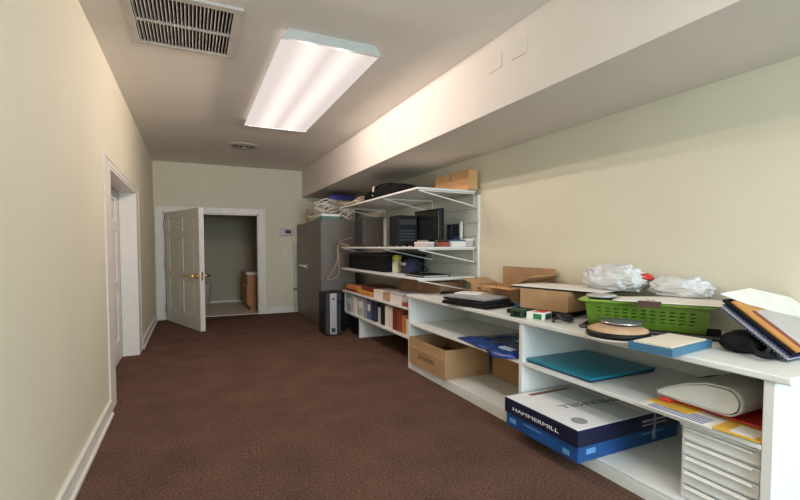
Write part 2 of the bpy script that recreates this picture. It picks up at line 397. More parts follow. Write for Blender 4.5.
b.build('louvre_blades', mat('vent_blade', (0.50, 0.46, 0.41), 0.5), g)
# round diffuser
g = thing('round_diffuser', 'small round air diffuser with dark rings on the ceiling near the far wall', 'ceiling vent', (0.70, 6.72, ZC))
def ring(r0, r1, z0, z1): return B().lathe([(r0, z0), (r1, z1), (r1, z1-0.006), (r0, z0-0.006)], 40)
B().lathe([(0.155, -0.002), (0.225, -0.002), (0.225, -0.008), (0.16, -0.02), (0.15, -0.012)], 40, cap=False).build('outer_ring', mat('diffuser_rim', (0.5, 0.45, 0.39), 0.5), g, True)
B().cyl((0, 0, -0.004), 0.16, 0.004, 40).build('shade_disc', M_blackm, g)  # black disc painted as the shade up the duct
for r in (0.125, 0.085):
    B().lathe([(r-0.006, -0.010), (r+0.004, -0.022), (r+0.010, -0.022), (r, -0.008)], 36, cap=False).build('cone_ring', mat('diffuser_ring', (0.42, 0.38, 0.32), 0.5), g, True)
B().lathe([(0.045, -0.030), (0.03, -0.018), (0.001, -0.016)], 30).build('centre_disc', mat('diffuser_ring', (0.42, 0.38, 0.32), 0.5), g, True)

# blank plates on the soffit
for nm, y, lab in (('cover_plate', 2.53, 'blank painted cover plate on the soffit, the one nearer the far wall'), ('cover_plate', 2.29, 'blank painted cover plate on the soffit, the one farther from the cabinet')):
    p = thing(nm, lab, 'cover plate', (XS, y, 2.53), 0, 'painted blank plates on the soffit')
    B().box(-0.007, 0.0, -0.068, 0.068, -0.055, 0.055, 0.003).build('mounting_plate', M_soff, p)
    b = B(); b.cyl((-0.008, 0, 0.03), 0.005, 0.003, 10, axis='X'); b.build('screw', M_soff, p); B().cyl((-0.008, 0, -0.03), 0.005, 0.003, 10, axis='X').build('screw', M_soff, p)

# thermostat, switch, raceway on the far wall
tn = thing('wall_keypad', 'small pale alarm keypad with dark screen on the far wall by the cabinet', 'keypad', (1.64, YF, 1.535))
B().box(-0.14, 0.12, -0.04, 0, -0.07, 0.07, 0.008).build('body', M_ltgrey, tn)
B().box(-0.04, 0.07, -0.044, -0.038, -0.03, 0.035, 0.003).build('screen', M_screen, tn)
b = B()
for i in range(3): b.box(-0.115+i*0.0, -0.085, -0.044, -0.038, -0.04+i*0.03, -0.022+i*0.03, 0.002)
b.build('key_column', M_paper, tn)
sw = thing('light_switch', 'cream light switch plate below the keypad on the far wall', 'light switch', (1.60, YF, 1.17))
B().box(-0.085, 0.085, -0.01, 0, -0.07, 0.07, 0.004).build('plate', mat('cream_plate', (0.66, 0.61, 0.48), 0.5), sw)
for x in (-0.035, 0.035): B().box(x-0.009, x+0.009, -0.024, -0.008, -0.012, 0.014, 0.003).build('toggle', M_paper, sw)
rc = thing('cable_raceway', 'white vertical cable raceway between the far wall and the grey cabinet', 'raceway', (1.775, YF, 0))
B().box(-0.028, 0.028, -0.03, 0, 0.02, 1.33, 0.004).build('channel', M_ltgrey, rc)
B().box(-0.04, 0.04, -0.045, 0, 1.25, 1.33, 0.006).build('top_fitting', M_ltgrey, rc)
B().box(-0.034, 0.034, -0.036, 0, 0.42, 0.47, 0.004).build('joint_cover', M_grey, rc)

# ------------------------------------------------------------------ grey metal storage cabinet
cb = thing('storage_cabinet', 'tall dark grey steel two-door storage cabinet in the far corner', 'cabinet', (2.09, 7.55, 0))
CX, CY0, CY1, CH = -0.28, -0.86, 0.86, 1.67
b = B(); b.box(CX+0.02, 0.28, CY0, CY1, 0.0, CH, 0.006); b.box(CX, CX+0.02, CY0, CY0+0.03, 0, CH); b.box(CX, CX+0.02, CY1-0.03, CY1, 0, CH); b.box(CX, CX+0.02, CY0+.03, CY1-.03, CH-0.05, CH); b.box(CX+0.005, CX+0.02, CY0+.03, CY1-.03, 0, 0.08)
b.build('body', M_grey, cb)
for a0, a1 in ((CY0+0.034, -0.004), (0.004, CY1-0.034)):
    d = B(); d.box(CX-0.004, CX+0.018, a0, a1, 0.085, CH-0.055, 0.004); d = d.build('door', M_grey, cb)
    if a0 > 0:
        h = B(); h.box(CX-0.014, CX-0.0035, 0.03, 0.16, 0.87, 0.95, 0.004); h.tube([(CX-0.012, 0.08, 0.91), (CX-0.04, 0.08, 0.91), (CX-0.045, 0.20, 0.922), (CX-0.04, 0.44, 0.918)], 0.02, 10); h.build('handle', M_chrome, d)

# ------------------------------------------------------------------ cables and bins on the cabinet
def coil(name, label, c, R, turns, r, m, sq=0.6, jit=0.05, zamp=0.03, tail=None, rz=0.0, cat='cable coil', group=None):
    random.seed(hash(label) % 1000 if False else sum(map(ord, label)))
    pts = []; n = int(turns*9)
    for i in range(n+1):
        a = 2*PI*i/9.0; rr = R*(1+random.uniform(-1, 1)*jit*3)
        x, y = rr*math.cos(a), rr*sq*math.sin(a)
        pts.append((x*math.cos(rz)-y*math.sin(rz), x*math.sin(rz)+y*math.cos(rz), r+zamp*(0.5+0.5*math.sin(a*0.37+i*1.3))+zamp*2.2*i/n))
    if tail: pts += [tuple(Vector(t)) for t in tail]
    o = B(); o.tube(catmull(pts, 4), r, 6)
    o = o.build(name, m, None, True); o.location = c
    return tag(o, label, cat, group)
G = 'cable coils on the grey cabinet'; SP = dict(group=G)
coil('cable_coil', 'tangled white cable coil heaped on the sea green tray', (1.955, 6.95, 1.772), 0.15, 8, 0.008, M_cablew, 1.0, 0.13, 0.075, **SP)
coil('cable_coil', 'loose beige cable coil on the cabinet behind the white tangle', (1.955, 7.66, 1.671), 0.12, 6, 0.009, M_cable, 1.6, 0.10, 0.08, **SP)
coil('cable_coil', 'white cord bundle in front of the tan bin on the cabinet', (2.265, 6.89, 1.671), 0.085, 8, 0.008, M_cablew, 1.3, 0.12, 0.08, **SP)
tr = thing('shallow_tray', 'shallow sea green plastic tray at the front edge of the cabinet top', 'tray', (1.98, 6.95, 1.67))
b = B(); b.box(-0.14, 0.14, -0.22, 0.22, 0.001, 0.06, 0.01); b.build('base', M_teald, tr)
B().box(-0.148, 0.148, -0.228, 0.228, 0.06, 0.10, 0.008).build('lid', M_clear, tr)
bn = thing('storage_bin', 'tan storage bin with royal blue lid on the cabinet under the soffit', 'storage bin', (2.33, 7.50, 1.671), 0.0)
b = B(); b.prism([(-0.2, -0.34), (0.2, -0.34), (0.2, 0.34), (-0.2, 0.34)], 0, 0.36); b.build('body', mat('bin_tan', (0.42, 0.33, 0.22), 0.5), bn)
b = B(); b.box(-0.235, 0.235, -0.37, 0.37, 0.36, 0.43, 0.012); b.box(-0.2, 0.2, -0.33, 0.33, 0.43, 0.455, 0.01); b.build('lid', M_royal, bn)

# ------------------------------------------------------------------ wall shelving
SY0, SY1, SX0 = 3.88, 6.33, 2.02
sl = thing('grooved_panel', 'pale slatwall panel with grooves on the right wall behind the shelves', 'wall panel', (XW-0.002, 5.1, 0.78))
b = B(); zz = 0.0
for i in range(7):
    b.box(-0.022, -0.006, -1.24, 1.22, zz+0.008, zz+0.137, 0.002); zz += 0.145
b.box(-0.006, 0, -1.24, 1.22, 0, zz); b.build('slats', M_slat, sl)
B().box(-0.028, 0, -1.265, -1.241, 0, zz, 0.003).build('end_trim', M_whitem, sl); B().box(-0.028, 0, 1.221, 1.245, 0, zz, 0.003).build('end_trim', M_whitem, sl)
G = 'white wall shelves over the bookcase'
SHELF = None
def wall_shelf(z, label, mid=-0.29):
    s = thing('hanging_shelf', label, 'shelf', (XW-0.03, 5.1, z), 0, G)
    B().box(SX0-XW+0.03, -0.001, SY0-5.1, SY1-5.1, -0.022, 0, 0.004).build('board', M_white, s)
    for y in (-1.185, mid, 1.20):
        b = B(); b.box(-0.67, -0.001, y-0.007, y+0.007, -0.034, -0.022, 0.002); b.box(-0.008, -0.0005, y-0.005, y+0.005, -0.170, -0.022, 0.002)
        p0, p1 = Vector((-0.66, y, -0.03)), Vector((-0.006, y, -0.160)); d = (p1-p0); L = d.length
        Mx = Matrix.Translation(p0) @ Matrix.Rotation(-math.atan2(d.z, d.x), 4, 'Y')
        b.box(0, L, -0.006, 0.006, -0.006, 0.006, 0.002, M=Mx); b.build('bracket', M_whitem, s)
    return s
sh1 = wall_shelf(1.845, 'topmost white wall shelf, just under the soffit')
sh2 = wall_shelf(1.252, 'middle white wall shelf, the one carrying the monitor')
sh3 = wall_shelf(0.940, 'lowest white wall shelf, just above the bookcase', 0.0)
Z1, Z2, Z3 = 1.8462, 1.2532, 0.9412

# cardboard carton helper: closed box, flaps taped
def carton(name, label, loc, dx, dy, h, rz=0.0, m=None, tape=True, cat='box', open_top=False, group=None, ink=False):
    m = m or M_card
    c = thing(name, label, cat, loc, rz, group)
    b = B()
    if open_top:
        t = 0.008
        b.box(-dx/2, dx/2, -dy/2, -dy/2+t, 0, h); b.box(-dx/2, dx/2, dy/2-t, dy/2, 0, h); b.box(-dx/2, -dx/2+t, -dy/2+t, dy/2-t, 0, h); b.box(dx/2-t, dx/2, -dy/2+t, dy/2-t, 0, h); b.box(-dx/2+t, dx/2-t, -dy/2+t, dy/2-t, 0, t)
    else:
        b.box(-dx/2, dx/2, -dy/2, dy/2, 0, h-0.004, 0.004); b.box(-dx/2, dx/2, -dy/2, -0.003, h-0.006, h, 0.002); b.box(-dx/2, dx/2, 0.003, dy/2, h-0.006, h, 0.002)
    b.build('body', m, c)
    if tape and not open_top:
        b = B(); b.box(-dx/2-0.001, dx/2+0.001, -0.03, 0.03, h-0.001, h+0.001); b.box(-dx/2-0.0015, -dx/2, -0.03, 0.03, h*0.6, h); b.box(dx/2, dx/2+0.0015, -0.03, 0.03, h*0.6, h); b.build('tape', M_tape, c)
    return c

# on the top shelf
c = carton('cardboard_box', 'orange-brown cardboard box standing alone at the near end of the topmost shelf', (2.655, 4.19, Z1), 0.115, 0.70, 0.205, 0, M_cardlt)
def soft_bag(name, label, loc, sx, sy, sz, m, rz=0, seed=0, amp=0.12, fl=0.25, cat='bag', freq=2.6, sub=5, rough2=0.0, parts=None, ico=None):
    """a slack bag resting on a flat base at loc"""
    t = thing(name, label, cat, loc, rz)
    bm = bmesh.new(); bmesh.ops.create_icosphere(bm, subdivisions=sub, radius=1.0)
    for v in bm.verts:
        p = v.co.copy(); n = noise.fractal(p*freq+Vector((seed*3.1, seed*1.7, seed)), 1.0, 2.0, 4)
        k = 1+amp*n + (amp*0.9*abs(noise.noise(p*freq*2.2+Vector((seed, 7, 1)))) if rough2 else 0)
        q = p*k
        sgn = lambda a: math.copysign(abs(a)**0.75, a)
        z = q.z*sz/2 + sz*0.5*(1-fl)
        v.co = Vector((sgn(q.x)*sx/2, sgn(q.y)*sy/2, max(0.0, z)))
    o = B(); o.bm.free(); o.bm = bm; o = o.build('body', m, t, True)
    return t
lb = soft_bag('laptop_bag', 'black padded laptop bag with pale tag on the far part of the topmost shelf', (2.34, 5.25, Z1), 0.44, 1.35, 0.20, M_blackm, 0, 3, 0.06, 0.15)
b = B(); b.box(-0.215, -0.205, 0.09, 0.13, 0.03, 0.15, 0.003, M=Matrix.Rotation(0.35, 4, 'X')); b.build('tag', M_paper, lb)
b = B(); b.tube(catmull([(-0.08, -0.35, 0.17), (-0.12, -0.15, 0.195), (-0.12, 0.15, 0.195), (-0.08, 0.35, 0.16)], 8), 0.014, 8); b.build('strap', M_blackm, lb, True)
coil('cable_coil', 'beige cord bundle with loose end at the far end of the topmost shelf', (2.28, 6.13, Z1), 0.12, 4, 0.011, M_cable, 0.8, 0.15, 0.04, tail=[(-0.2, 0.15, 0.05), (-0.25, 0.24, 0.06)])

# on the middle shelf
tw = thing('computer_tower', 'dark taupe computer tower at the far end of the middle shelf', 'computer', (2.265, 5.75, Z2))
b = B(); b.box(-0.165, 0.17, -0.15, 0.15, 0.012, 0.405, 0.008); 
for x in (-0.12, 0.12):
    for y in (-0.1, 0.1): b.cyl((x, y, 0.007), 0.02, 0.014, 12)
b.build('case', M_taupe, tw)
b = B(); b.box(-0.178, -0.164, -0.14, 0.14, 0.02, 0.395, 0.006); b.build('front_panel', M_dkgrey, tw)
b = B(); b.box(0.13, 0.172, -0.156, -0.148, 0.013, 0.39, 0.003); b.build('edge_strip', M_ltgrey, tw)
pc = thing('computer_tower', 'black computer tower with grey vent rows behind the monitor', 'computer', (2.225, 4.625, Z2))
b = B(); b.box(-0.122, 0.118, -0.125, 0.125, 0.012, 0.355, 0.006); 
for x in (-0.09, 0.09):
    for y in (-0.09, 0.09): b.cyl((x, y, 0.007), 0.02, 0.014, 12)
b.build('case', M_black, pc)
for j in range(4):
    B().box(-0.10, 0.09, -0.129, -0.124, 0.07+j*0.035, 0.085+j*0.035).build('vent_strip', mat('vent_grey', (0.035, 0.046, 0.058), 0.5), pc)
B().box(-0.105, 0.105, -0.13, -0.124, 0.25, 0.31, 0.002).build('drive_bay', M_dkgrey, pc)
mo = thing('monitor', 'black flat monitor tilted on the middle shelf in front of the black tower', 'monitor', (2.40, 4.325, Z2), math.radians(2))
# local: screen faces -X
b = B(); b.box(-0.03, 0.025, -0.275, 0.275, 0.075, 0.41, 0.008); b.box(0.02, 0.06, -0.18, 0.18, 0.12, 0.36, 0.012); b.build('housing', M_black, mo)
B().box(-0.033, -0.028, -0.255, 0.255, 0.095, 0.39, 0.002).build('screen', M_screen, mo)
b = B(); b.box(0.02, 0.06, -0.05, 0.05, 0.012, 0.2, 0.006); b.box(-0.1, 0.12, -0.16, 0.16, 0.0, 0.014, 0.005); b.build('stand', M_black, mo)
kb = thing('paper_box', 'flat pale carton lying in front of the monitor stand', 'box', (2.235, 4.13, Z2+0.0), math.radians(4))
b = B(); b.box(-0.05, 0.05, -0.12, 0.12, 0.0, 0.038, 0.004); b.build('body', mat('mauve_card', (0.52, 0.44, 0.44), 0.6), kb)
B().box(-0.052, 0.052, -0.122, 0.122, 0.038, 0.05, 0.003).build('lid', M_paper, kb)
sp = thing('small_speaker', 'small black speaker standing right of the monitor on the middle shelf', 'speaker', (2.655, 4.23, Z2))
b = B(); b.box(-0.05, 0.05, -0.05, 0.05, 0, 0.25, 0.008); b.build('case', M_black, sp); B().box(-0.054, -0.048, -0.04, 0.04, 0.03, 0.22, 0.002).build('grille', M_dkgrey, sp)
po = thing('white_post', 'slim white post on round foot at the back of the middle shelf', 'post', (2.68, 4.10, Z2))
B().cyl((0, 0, 0.14), 0.018, 0.27, 14).build('pole', M_whitem, po, True); B().cyl((0, 0, 0.006), 0.035, 0.012, 20).build('foot', M_whitem, po)
def small_box(name, label, loc, dx, dy, h, m, m2=None, rz=0, group=None, cat='box'):
    t = thing(name, label, cat, loc, rz, group)
    B().box(-dx/2, dx/2, -dy/2, dy/2, 0, h*0.78, 0.003).build('body', m, t)
    B().box(-dx/2-0.002, dx/2+0.002, -dy/2-0.002, dy/2+0.002, h*0.78, h, 0.003).build('lid', m2 or m, t)
    return t
small_box('small_box', 'small white and blue box near the front right of the middle shelf', (2.53, 3.985, Z2), 0.17, 0.15, 0.072, M_paper, M_ltblue)
small_box('small_box', 'pale grey box at the extreme right end of the middle shelf', (2.655, 3.955, Z2), 0.085, 0.12, 0.082, M_ltgrey, M_paper)
small_box('small_box', 'small brown box between the pale carton and white box on middle shelf', (2.385, 3.99, Z2), 0.08, 0.10, 0.065, M_rust, M_black)
soft_bag('navy_pouch', 'small navy pouch on the middle shelf behind the white and blue box', (2.60, 4.09, Z2), 0.09, 0.09, 0.13, mat('navy_fabric', (0.02, 0.025, 0.06), 0.7), 0, 5, 0.1, 0.2, cat='pouch', sub=4)

# on the lowest shelf
bx = thing('equipment_case', 'large black equipment case at the far end of the lowest wall shelf', 'case', (2.40, 5.50, Z3))
b = B(); b.box(-0.30, 0.27, -0.58, 0.73, 0.0, 0.215, 0.008); b.build('body', M_blackm, bx)
B().box(-0.308, 0.278, -0.59, 0.74, 0.19, 0.225, 0.006).build('lid', M_black, bx)
bt = thing('spray_bottle', 'pale bottle with yellow cap on the lowest wall shelf beside the black case', 'bottle', (2.24, 4.83, Z3))
B().lathe([(0.052, 0.0), (0.058, 0.01), (0.058, 0.13), (0.045, 0.145), (0.04, 0.148)], 28).build('body', mat('bottle_label', (0.62, 0.58, 0.40), 0.4), bt, True)
B().lathe([(0.056, 0.148), (0.058, 0.152), (0.056, 0.20), (0.03, 0.212), (0.001, 0.213)], 28).build('cap', M_gold, bt, True)
hv = soft_bag('navy_bundle', 'dark navy fabric bundle next to the yellow-capped bottle', (2.29, 4.55, Z3), 0.20, 0.24, 0.20, mat('navy_fabric', (0.02, 0.025, 0.06), 0.7), 0, 9, 0.1, 0.2, cat='bundle', sub=4)
B().box(-0.104, -0.09, -0.05, 0.06, 0.10, 0.13, 0.004).build('badge', M_ltgrey, hv)
b = B(); b.tube(catmull([(2.30, 4.42, 1.05), (2.28, 4.30, 1.07), (2.28, 4.17, 1.03), (2.28, 4.13, 1.0), (2.28, 4.18, 0.985), (2.28, 4.32, 0.978), (2.32, 4.40, 0.953)], 8), 0.008, 8)
tag(b.build('power_cable', M_cableb, None, True), 'black cord looping out of the navy bundle on the lowest shelf', 'cord')
nb = thing('flat_binder', 'flat black binder lying at the near part of the lowest shelf', 'binder', (2.25, 4.09, Z3), 0.03)
b = B(); b.box(-0.16, 0.16, -0.2, 0.2, 0, 0.006, 0.002); b.box(-0.16, 0.16, -0.2, 0.2, 0.018, 0.024, 0.002); b.box(0.152, 0.16, -0.2, 0.2, 0.004, 0.02); b.build('cover', M_blackm, nb)
B().box(-0.145, 0.15, -0.19, 0.19, 0.006, 0.018).build('pages', M_cream, nb)
# hanging tan cords at the far end
b = B(); pts = [(2.10, 6.20, 1.262), (2.04, 6.30, 1.30), (1.985, 6.40, 1.27), (1.99, 6.40, 1.10), (1.96, 6.42, 0.98), (1.90, 6.45, 0.86), (1.84, 6.46, 0.78), (1.90, 6.44, 0.76), (2.0, 6.40, 0.84), (2.0, 6.39, 0.95), (2.0, 6.395, 1.12), (2.0, 6.41, 1.24), (2.05, 6.30, 1.28)]
b.tube(catmull(pts, 8), 0.008, 8); b.tube(catmull([(2.06, 6.24, 1.265), (1.995, 6.385, 1.32), (2.10, 6.44, 1.36), (2.24, 6.46, 1.40)], 8), 0.007, 8)
tag(b.build('tan_cord', M_cabtan, None, True), 'tan cord loops hanging off the far ends of the wall shelves', 'cord')

# ------------------------------------------------------------------ low bookcase
KX, KY0, KY1, KT, KL = 2.05, 4.07, 6.38, 0.605, 0.295
bk = thing('bookcase', 'low white two-shelf bookcase under the wall shelves', 'bookcase', (2.4, 5.2, 0))
def kb_(x0, x1, y0, y1, z0, z1, nm, m=M_white): return B().box(x0-2.4, x1-2.4, y0-5.2, y1-5.2, z0, z1, 0.003).build(nm, m, bk)
kb_(KX, 2.73, KY0, KY1, KT-0.024, KT, 'top'); kb_(KX, 2.73, KY0, KY1, KL-0.024, KL, 'shelf')
kb_(KX, 2.72, KY1-0.03, KY1, KL, KT-0.024, 'side_panel'); kb_(KX, 2.72, KY0, KY0+0.03, KL, KT-0.024, 'side_panel')
kb_(2.70, 2.73, KY0+0.03, KY1-0.03, KL, KT-0.024, 'back_panel')
kb_(2.06, 2.70, 5.66, 5.69, 0, KL-0.024, 'support_panel'); kb_(2.06, 2.70, KY0, KY0+0.03, 0, KL-0.024, 'support_panel'); kb_(2.30, 2.70, KY1-0.05, KY1-0.02, 0, KL-0.024, 'support_panel')
# books: (y_hi, y_lo, height, material, kind, label)
def book(name, label, y, w, h, d, m, x=2.09, group='books on the bookcase shelf', ring=False):
    t = thing(name, label, 'binder' if ring else 'book', (x, y, KL+0.0012), 0, group)
    b = B(); b.box(0, 0.008, -w/2, w/2, 0, h, 0.002); b.box(0.008, d, -w/2, -w/2+0.006, 0, h, 0.001); b.box(0.008, d, w/2-0.006, w/2, 0, h, 0.001); b.build('cover', m, t)
    B().box(0.008, d-0.006, -w/2+0.006, w/2-0.006, 0.004, h-0.006).build('pages', M_paper, t)
    if ring: B().box(-0.002, 0.001, -w*0.3, w*0.3, h*0.45, h*0.8).build('spine_label', M_paper, t)
    return t
spec = [
 (6.19, 0.20, 0.25, M_ltgrey, 'pale grey binder, the farthest one in the bookcase', True),
 (5.96, 0.14, 0.245, M_paper, 'white book between the pale grey binders in the bookcase', False),
 (5.71, 0.24, 0.25, M_ltgrey, 'wide pale grey binder left of the blue binders in the bookcase', True),
 (5.52, 0.10, 0.24, mat('grey_blue_cover', (0.30, 0.33, 0.40), 0.5), 'grey-blue book beside the wide pale grey binder', False),
 (5.38, 0.15, 0.25, M_bblue, 'slate blue binder in the middle of the bookcase row', True),
 (5.22, 0.13, 0.245, mat('deep_blue_cover', (0.025, 0.03, 0.08), 0.5), 'deep navy book between the slate blue and black binders', False),
 (5.03, 0.08, 0.20, M_ltgrey, 'thin grey book next to the black binder', False),
 (4.93, 0.11, 0.25, M_black, 'black binder left of the white books', False),
 (4.80, 0.10, 0.25, M_paper, 'white book right beside the black binder', False),
 (4.69, 0.10, 0.245, M_cream, 'cream book between the white book and the dark red one', False),
 (4.57, 0.11, 0.255, M_maroon, 'dark red book next to the cream book', False),
 (4.44, 0.12, 0.25, M_rust, 'rust brown book beside the dark red book', False),
 (4.33, 0.08, 0.20, M_orange, 'short orange book next to the rust brown book', False),
 (4.23, 0.09, 0.17, M_cream, 'short cream book nearest the long white unit', False)]
for y, w, h, m, lab, rg in spec: book('ring_binder' if rg else 'book', lab, y, w, h, 0.45, m, ring=rg)
KT += 0.0012
# lying things on the bookcase top
def lying(name, label, loc, dx, dy, h, m, rz=0.0, cat='book', group='things on top of the bookcase', pages=True):
    t = thing(name, label, cat, loc, rz, group)
    b = B(); e = min(0.006, h*0.2)
    b.box(-dx/2, dx/2, -dy/2, dy/2, 0, e, 0.001); b.box(-dx/2, dx/2, -dy/2, dy/2, h-e, h, 0.001); b.box(-dx/2, -dx/2+e, -dy/2, dy/2, e, h-e); b.build('cover', m, t)
    B().box(-dx/2+e, dx/2-0.006, -dy/2+0.006, dy/2-0.006, e, h-e).build('pages', M_cream if pages else m, t)
    return t
lying('stacked_book', 'dark maroon book under the orange box at the far end of bookcase', (2.26, 6.08, KT), 0.36, 0.46, 0.035, M_maroon, 0.03)
small_box('orange_box', 'flat orange box lying on the maroon book at the bookcase end', (2.26, 6.08, KT+0.035), 0.34, 0.42, 0.048, M_orange, mat('orange_lid', (0.70, 0.30, 0.12), 0.6), 0.06)
small_box('yellow_box', 'long yellow-orange box at the front edge of the bookcase top', (2.22, 5.54, KT), 0.30, 0.52, 0.045, M_orange, M_yel, 0.0)
small_box('maroon_box', 'dark red flat box lying on the yellow-orange box', (2.30, 5.56, KT+0.045), 0.32, 0.50, 0.07, M_maroon, mat('maroon_lid', (0.14, 0.04, 0.03), 0.5), -0.04)
small_box('white_box', 'white box with cream lid on the bookcase right of the yellow-orange box', (2.20, 5.05, KT), 0.24, 0.26, 0.11, M_paper, M_cream, 0.03)
small_box('beige_box', 'beige box with brown lid on the bookcase between white boxes', (2.20, 4.80, KT), 0.24, 0.18, 0.10, M_tan, M_card, 0.0)
small_box('white_box', 'large white box on the bookcase nearest the long white unit', (2.22, 4.52, KT), 0.28, 0.33, 0.125, M_paper, M_ltgrey, -0.03)
lying('stacked_book', 'thin rust brown book lying next to the large white box on bookcase', (2.20, 4.23, KT), 0.26, 0.2, 0.04, M_rust, 0.0)
c = carton('cardboard_box', 'long brown cardboard box behind the white boxes on the bookcase', (2.545, 4.55, KT), 0.30, 0.95, 0.265, 0, M_card2)

# ------------------------------------------------------------------ towers on the floor
p1 = thing('desktop_computer', 'black computer tower with silver front strip on the carpet by the bookcase', 'computer', (1.783, 6.17, 0), 0.0)
b = B(); b.box(-0.113, 0.113, -0.18, 0.16, 0.018, 0.60, 0.008)
for x in (-0.08, 0.08):
    for y in (-0.14, 0.12): b.cyl((x, y, 0.01), 0.02, 0.02, 12)
b.build('case', M_black, p1)
B().box(-0.113, 0.113, -0.205, -0.18, 0.02, 0.60, 0.008).build('front_panel', M_dkgrey, p1)
st = B().box(-0.052, 0.046, -0.212, -0.20, 0.02, 0.60, 0.005).build('silver_strip', M_silver, p1)
B().box(-0.03, 0.025, -0.216, -0.211, 0.05, 0.11, 0.002).build('badge', M_dkgrey, st)
B().cyl((-0.003, -0.214, 0.52), 0.016, 0.008, 16, axis='Y').build('power_button', M_dkgrey, st)
B().box(0.055, 0.105, -0.209, -0.204, 0.46, 0.50, 0.002).build('drive_door', M_black, p1)
p2 = thing('desktop_computer', 'plain black computer tower partly hidden between silver-striped tower and bookcase', 'computer', (1.985, 6.45, 0), 0.0)
b = B(); b.box(-0.07, 0.055, -0.2, 0.2, 0.018, 0.58, 0.008)
for x in (-0.04, 0.03):
    for y in (-0.15, 0.15): b.cyl((x, y, 0.01), 0.018, 0.02, 12)
b.build('case', M_black, p2); B().box(-0.068, 0.053, -0.218, -0.2, 0.02, 0.575, 0.006).build('front_panel', M_blackm, p2)
p3 = thing('desktop_computer', 'short black computer case pushed under the lower bookcase shelf', 'computer', (2.13, 5.90, 0), 0.0)
b = B(); b.box(-0.05, 0.08, -0.17, 0.17, 0.015, 0.255, 0.006)
for x in (-0.02, 0.05):
    for y in (-0.12, 0.12): b.cyl((x, y, 0.009), 0.014, 0.018, 12)
b.build('case', M_black, p3); B().box(-0.048, 0.078, -0.182, -0.17, 0.02, 0.25, 0.004).build('front_panel', M_dkgrey, p3)

# ------------------------------------------------------------------ long white shelf unit
UX, UY0, UY1, UT = 2.0, 0.85, 4.06, 0.765
UM, UB = 0.475, 0.085
un = thing('shelf_unit', 'long low white open shelf unit along the right wall', 'shelf unit', (2.375, 2.4, 0))
def ub(x0, x1, y0, y1, z0, z1, nm, bev=0.004): return B().box(x0-2.375, x1-2.375, y0-2.4, y1-2.4, z0, z1, bev).build(nm, M_white, un)
ub(UX-0.012, 2.748, UY0-0.02, UY1, UT-0.03, UT, 'top', 0.006)
ub(UX, 2.745, 4.005, 4.04, 0, UT-0.03, 'side_panel'); ub(UX, 2.745, 0.885, 0.925, 0, UT-0.03, 'side_panel')
ub(UX, 2.74, 2.305, 2.34, UB, UT-0.03, 'divider')
ub(UX, 2.74, 2.34, 4.005, UM-0.022, UM, 'shelf'); ub(UX, 2.74, 0.925, 2.305, UM-0.022, UM, 'shelf')
ub(UX+0.004, 2.74, 0.925, 4.005, UB-0.022, UB, 'base_shelf'); ub(UX+0.004, UX+0.024, 0.925, 4.005, 0, UB-0.022, 'base_board')
ub(2.738, 2.746, 0.925, 4.005, UB, UT-0.03, 'back_panel', 0)

UB += 0.0012; UM += 0.0012
# left bay, bottom: cartons
c = carton('cardboard_box', 'brown cardboard box with dark open top low in the far bay', (2.215, 3.62, UB), 0.47, 0.70, 0.258, 0, M_card, open_top=True)
for sx in (-1, 1):
    b = B(); b.box(-0.006, 0.0, -0.335, 0.335, -0.10, 0, 0.001, M=Matrix.Translation((sx*0.222, 0, 0.252)) @ Matrix.Rotation(-sx*0.12, 4, 'Y')); b.build('flap', M_card, c)
b = B(); b.box(-0.18, 0.18, -0.31, 0.31, 0.01, 0.13, 0.01); b.build('packing', M_carddk, c)
b = B(); random.seed(5)
for i in range(9):
    y = -0.15+i*0.035; hh = random.uniform(0.02, 0.05)
    b.box(-0.237, -0.234, y, y+0.018, 0.10-hh/2, 0.10+hh/2)
b.box(-0.237, -0.234, -0.17, 0.18, 0.165, 0.172); b.build('print_marks', M_ink, c)
b = B(); b.box(-0.05, -0.01, -0.3525, -0.3495, 0.12, 0.17); b.build('sticker', M_tape, c)
c = carton('cardboard_box', 'lower brown cardboard box at the back of the far bay beside the divider', (2.575, 2.79, UB), 0.28, 0.82, 0.24, 0, M_card2)
# left bay, middle shelf: blue wrapped packet
def packet(u, v):
    x = 1.995+0.60*u; y = 2.37+0.76*v-0.10*u*v
    e = min(u, 1-u, v, 1-v); z = 0.008+0.026*min(1, e*7)**0.6
    n = noise.fractal(Vector((x*6, y*6, 2.0)), 1.0, 2.0, 4)
    z += 0.013*n*min(1, e*8)
    x += 0.012*math.sin(v*8)*(1-u)**2 + 0.012*noise.noise(Vector((0, y*6, 1)))*(1-u)
    if v < 0.45: x -= 0.05*(1-u)**3*math.sin(PI*v/0.45)
    if x < 1.99: z -= (1.99-x)*0.7
    return (x-2.25, y-2.77, max(z, -0.04 if x < 1.985 else 0.004))
pk = thing('wrapped_packet', 'crumpled royal blue plastic packet on the shelf of the far bay', 'packet', (2.25, 2.77, UM))
o = B().grid(packet, 44, 44).build('wrapper', M_bluepl, pk, True); solidify(o, 0.006, -1)
b = B(); b.box(-0.19, 0.14, -0.30, 0.22, 0.004, 0.022, 0.004); b.build('contents', M_navy, pk)
B().box(-0.22, -0.16, -0.30, -0.17, 0.030, 0.042, 0.002).build('pale_sticker', mat('pale_blue_print', (0.45, 0.55, 0.72), 0.4), pk)
B().box(-0.02, 0.05, -0.20, -0.10, 0.043, 0.049, 0.001, M=Matrix.Rotation(0.15, 4, 'Z')).build('pale_sticker', mat('pale_blue_print', (0.45, 0.55, 0.72), 0.4), pk)

# right bay, middle shelf: teal folder
tf = thing('teal_folder', 'flat teal folder lying on the shelf right of the divider', 'folder', (2.315, 2.035, UM), 0.0)
B().box(-0.285, 0.28, -0.265, 0.265, 0.010, 0.026, 0.004).build('cover', M_teal, tf)
B().box(-0.28, 0.275, -0.26, 0.26, 0.0, 0.010, 0.002).build('back_board', M_navy, tf)

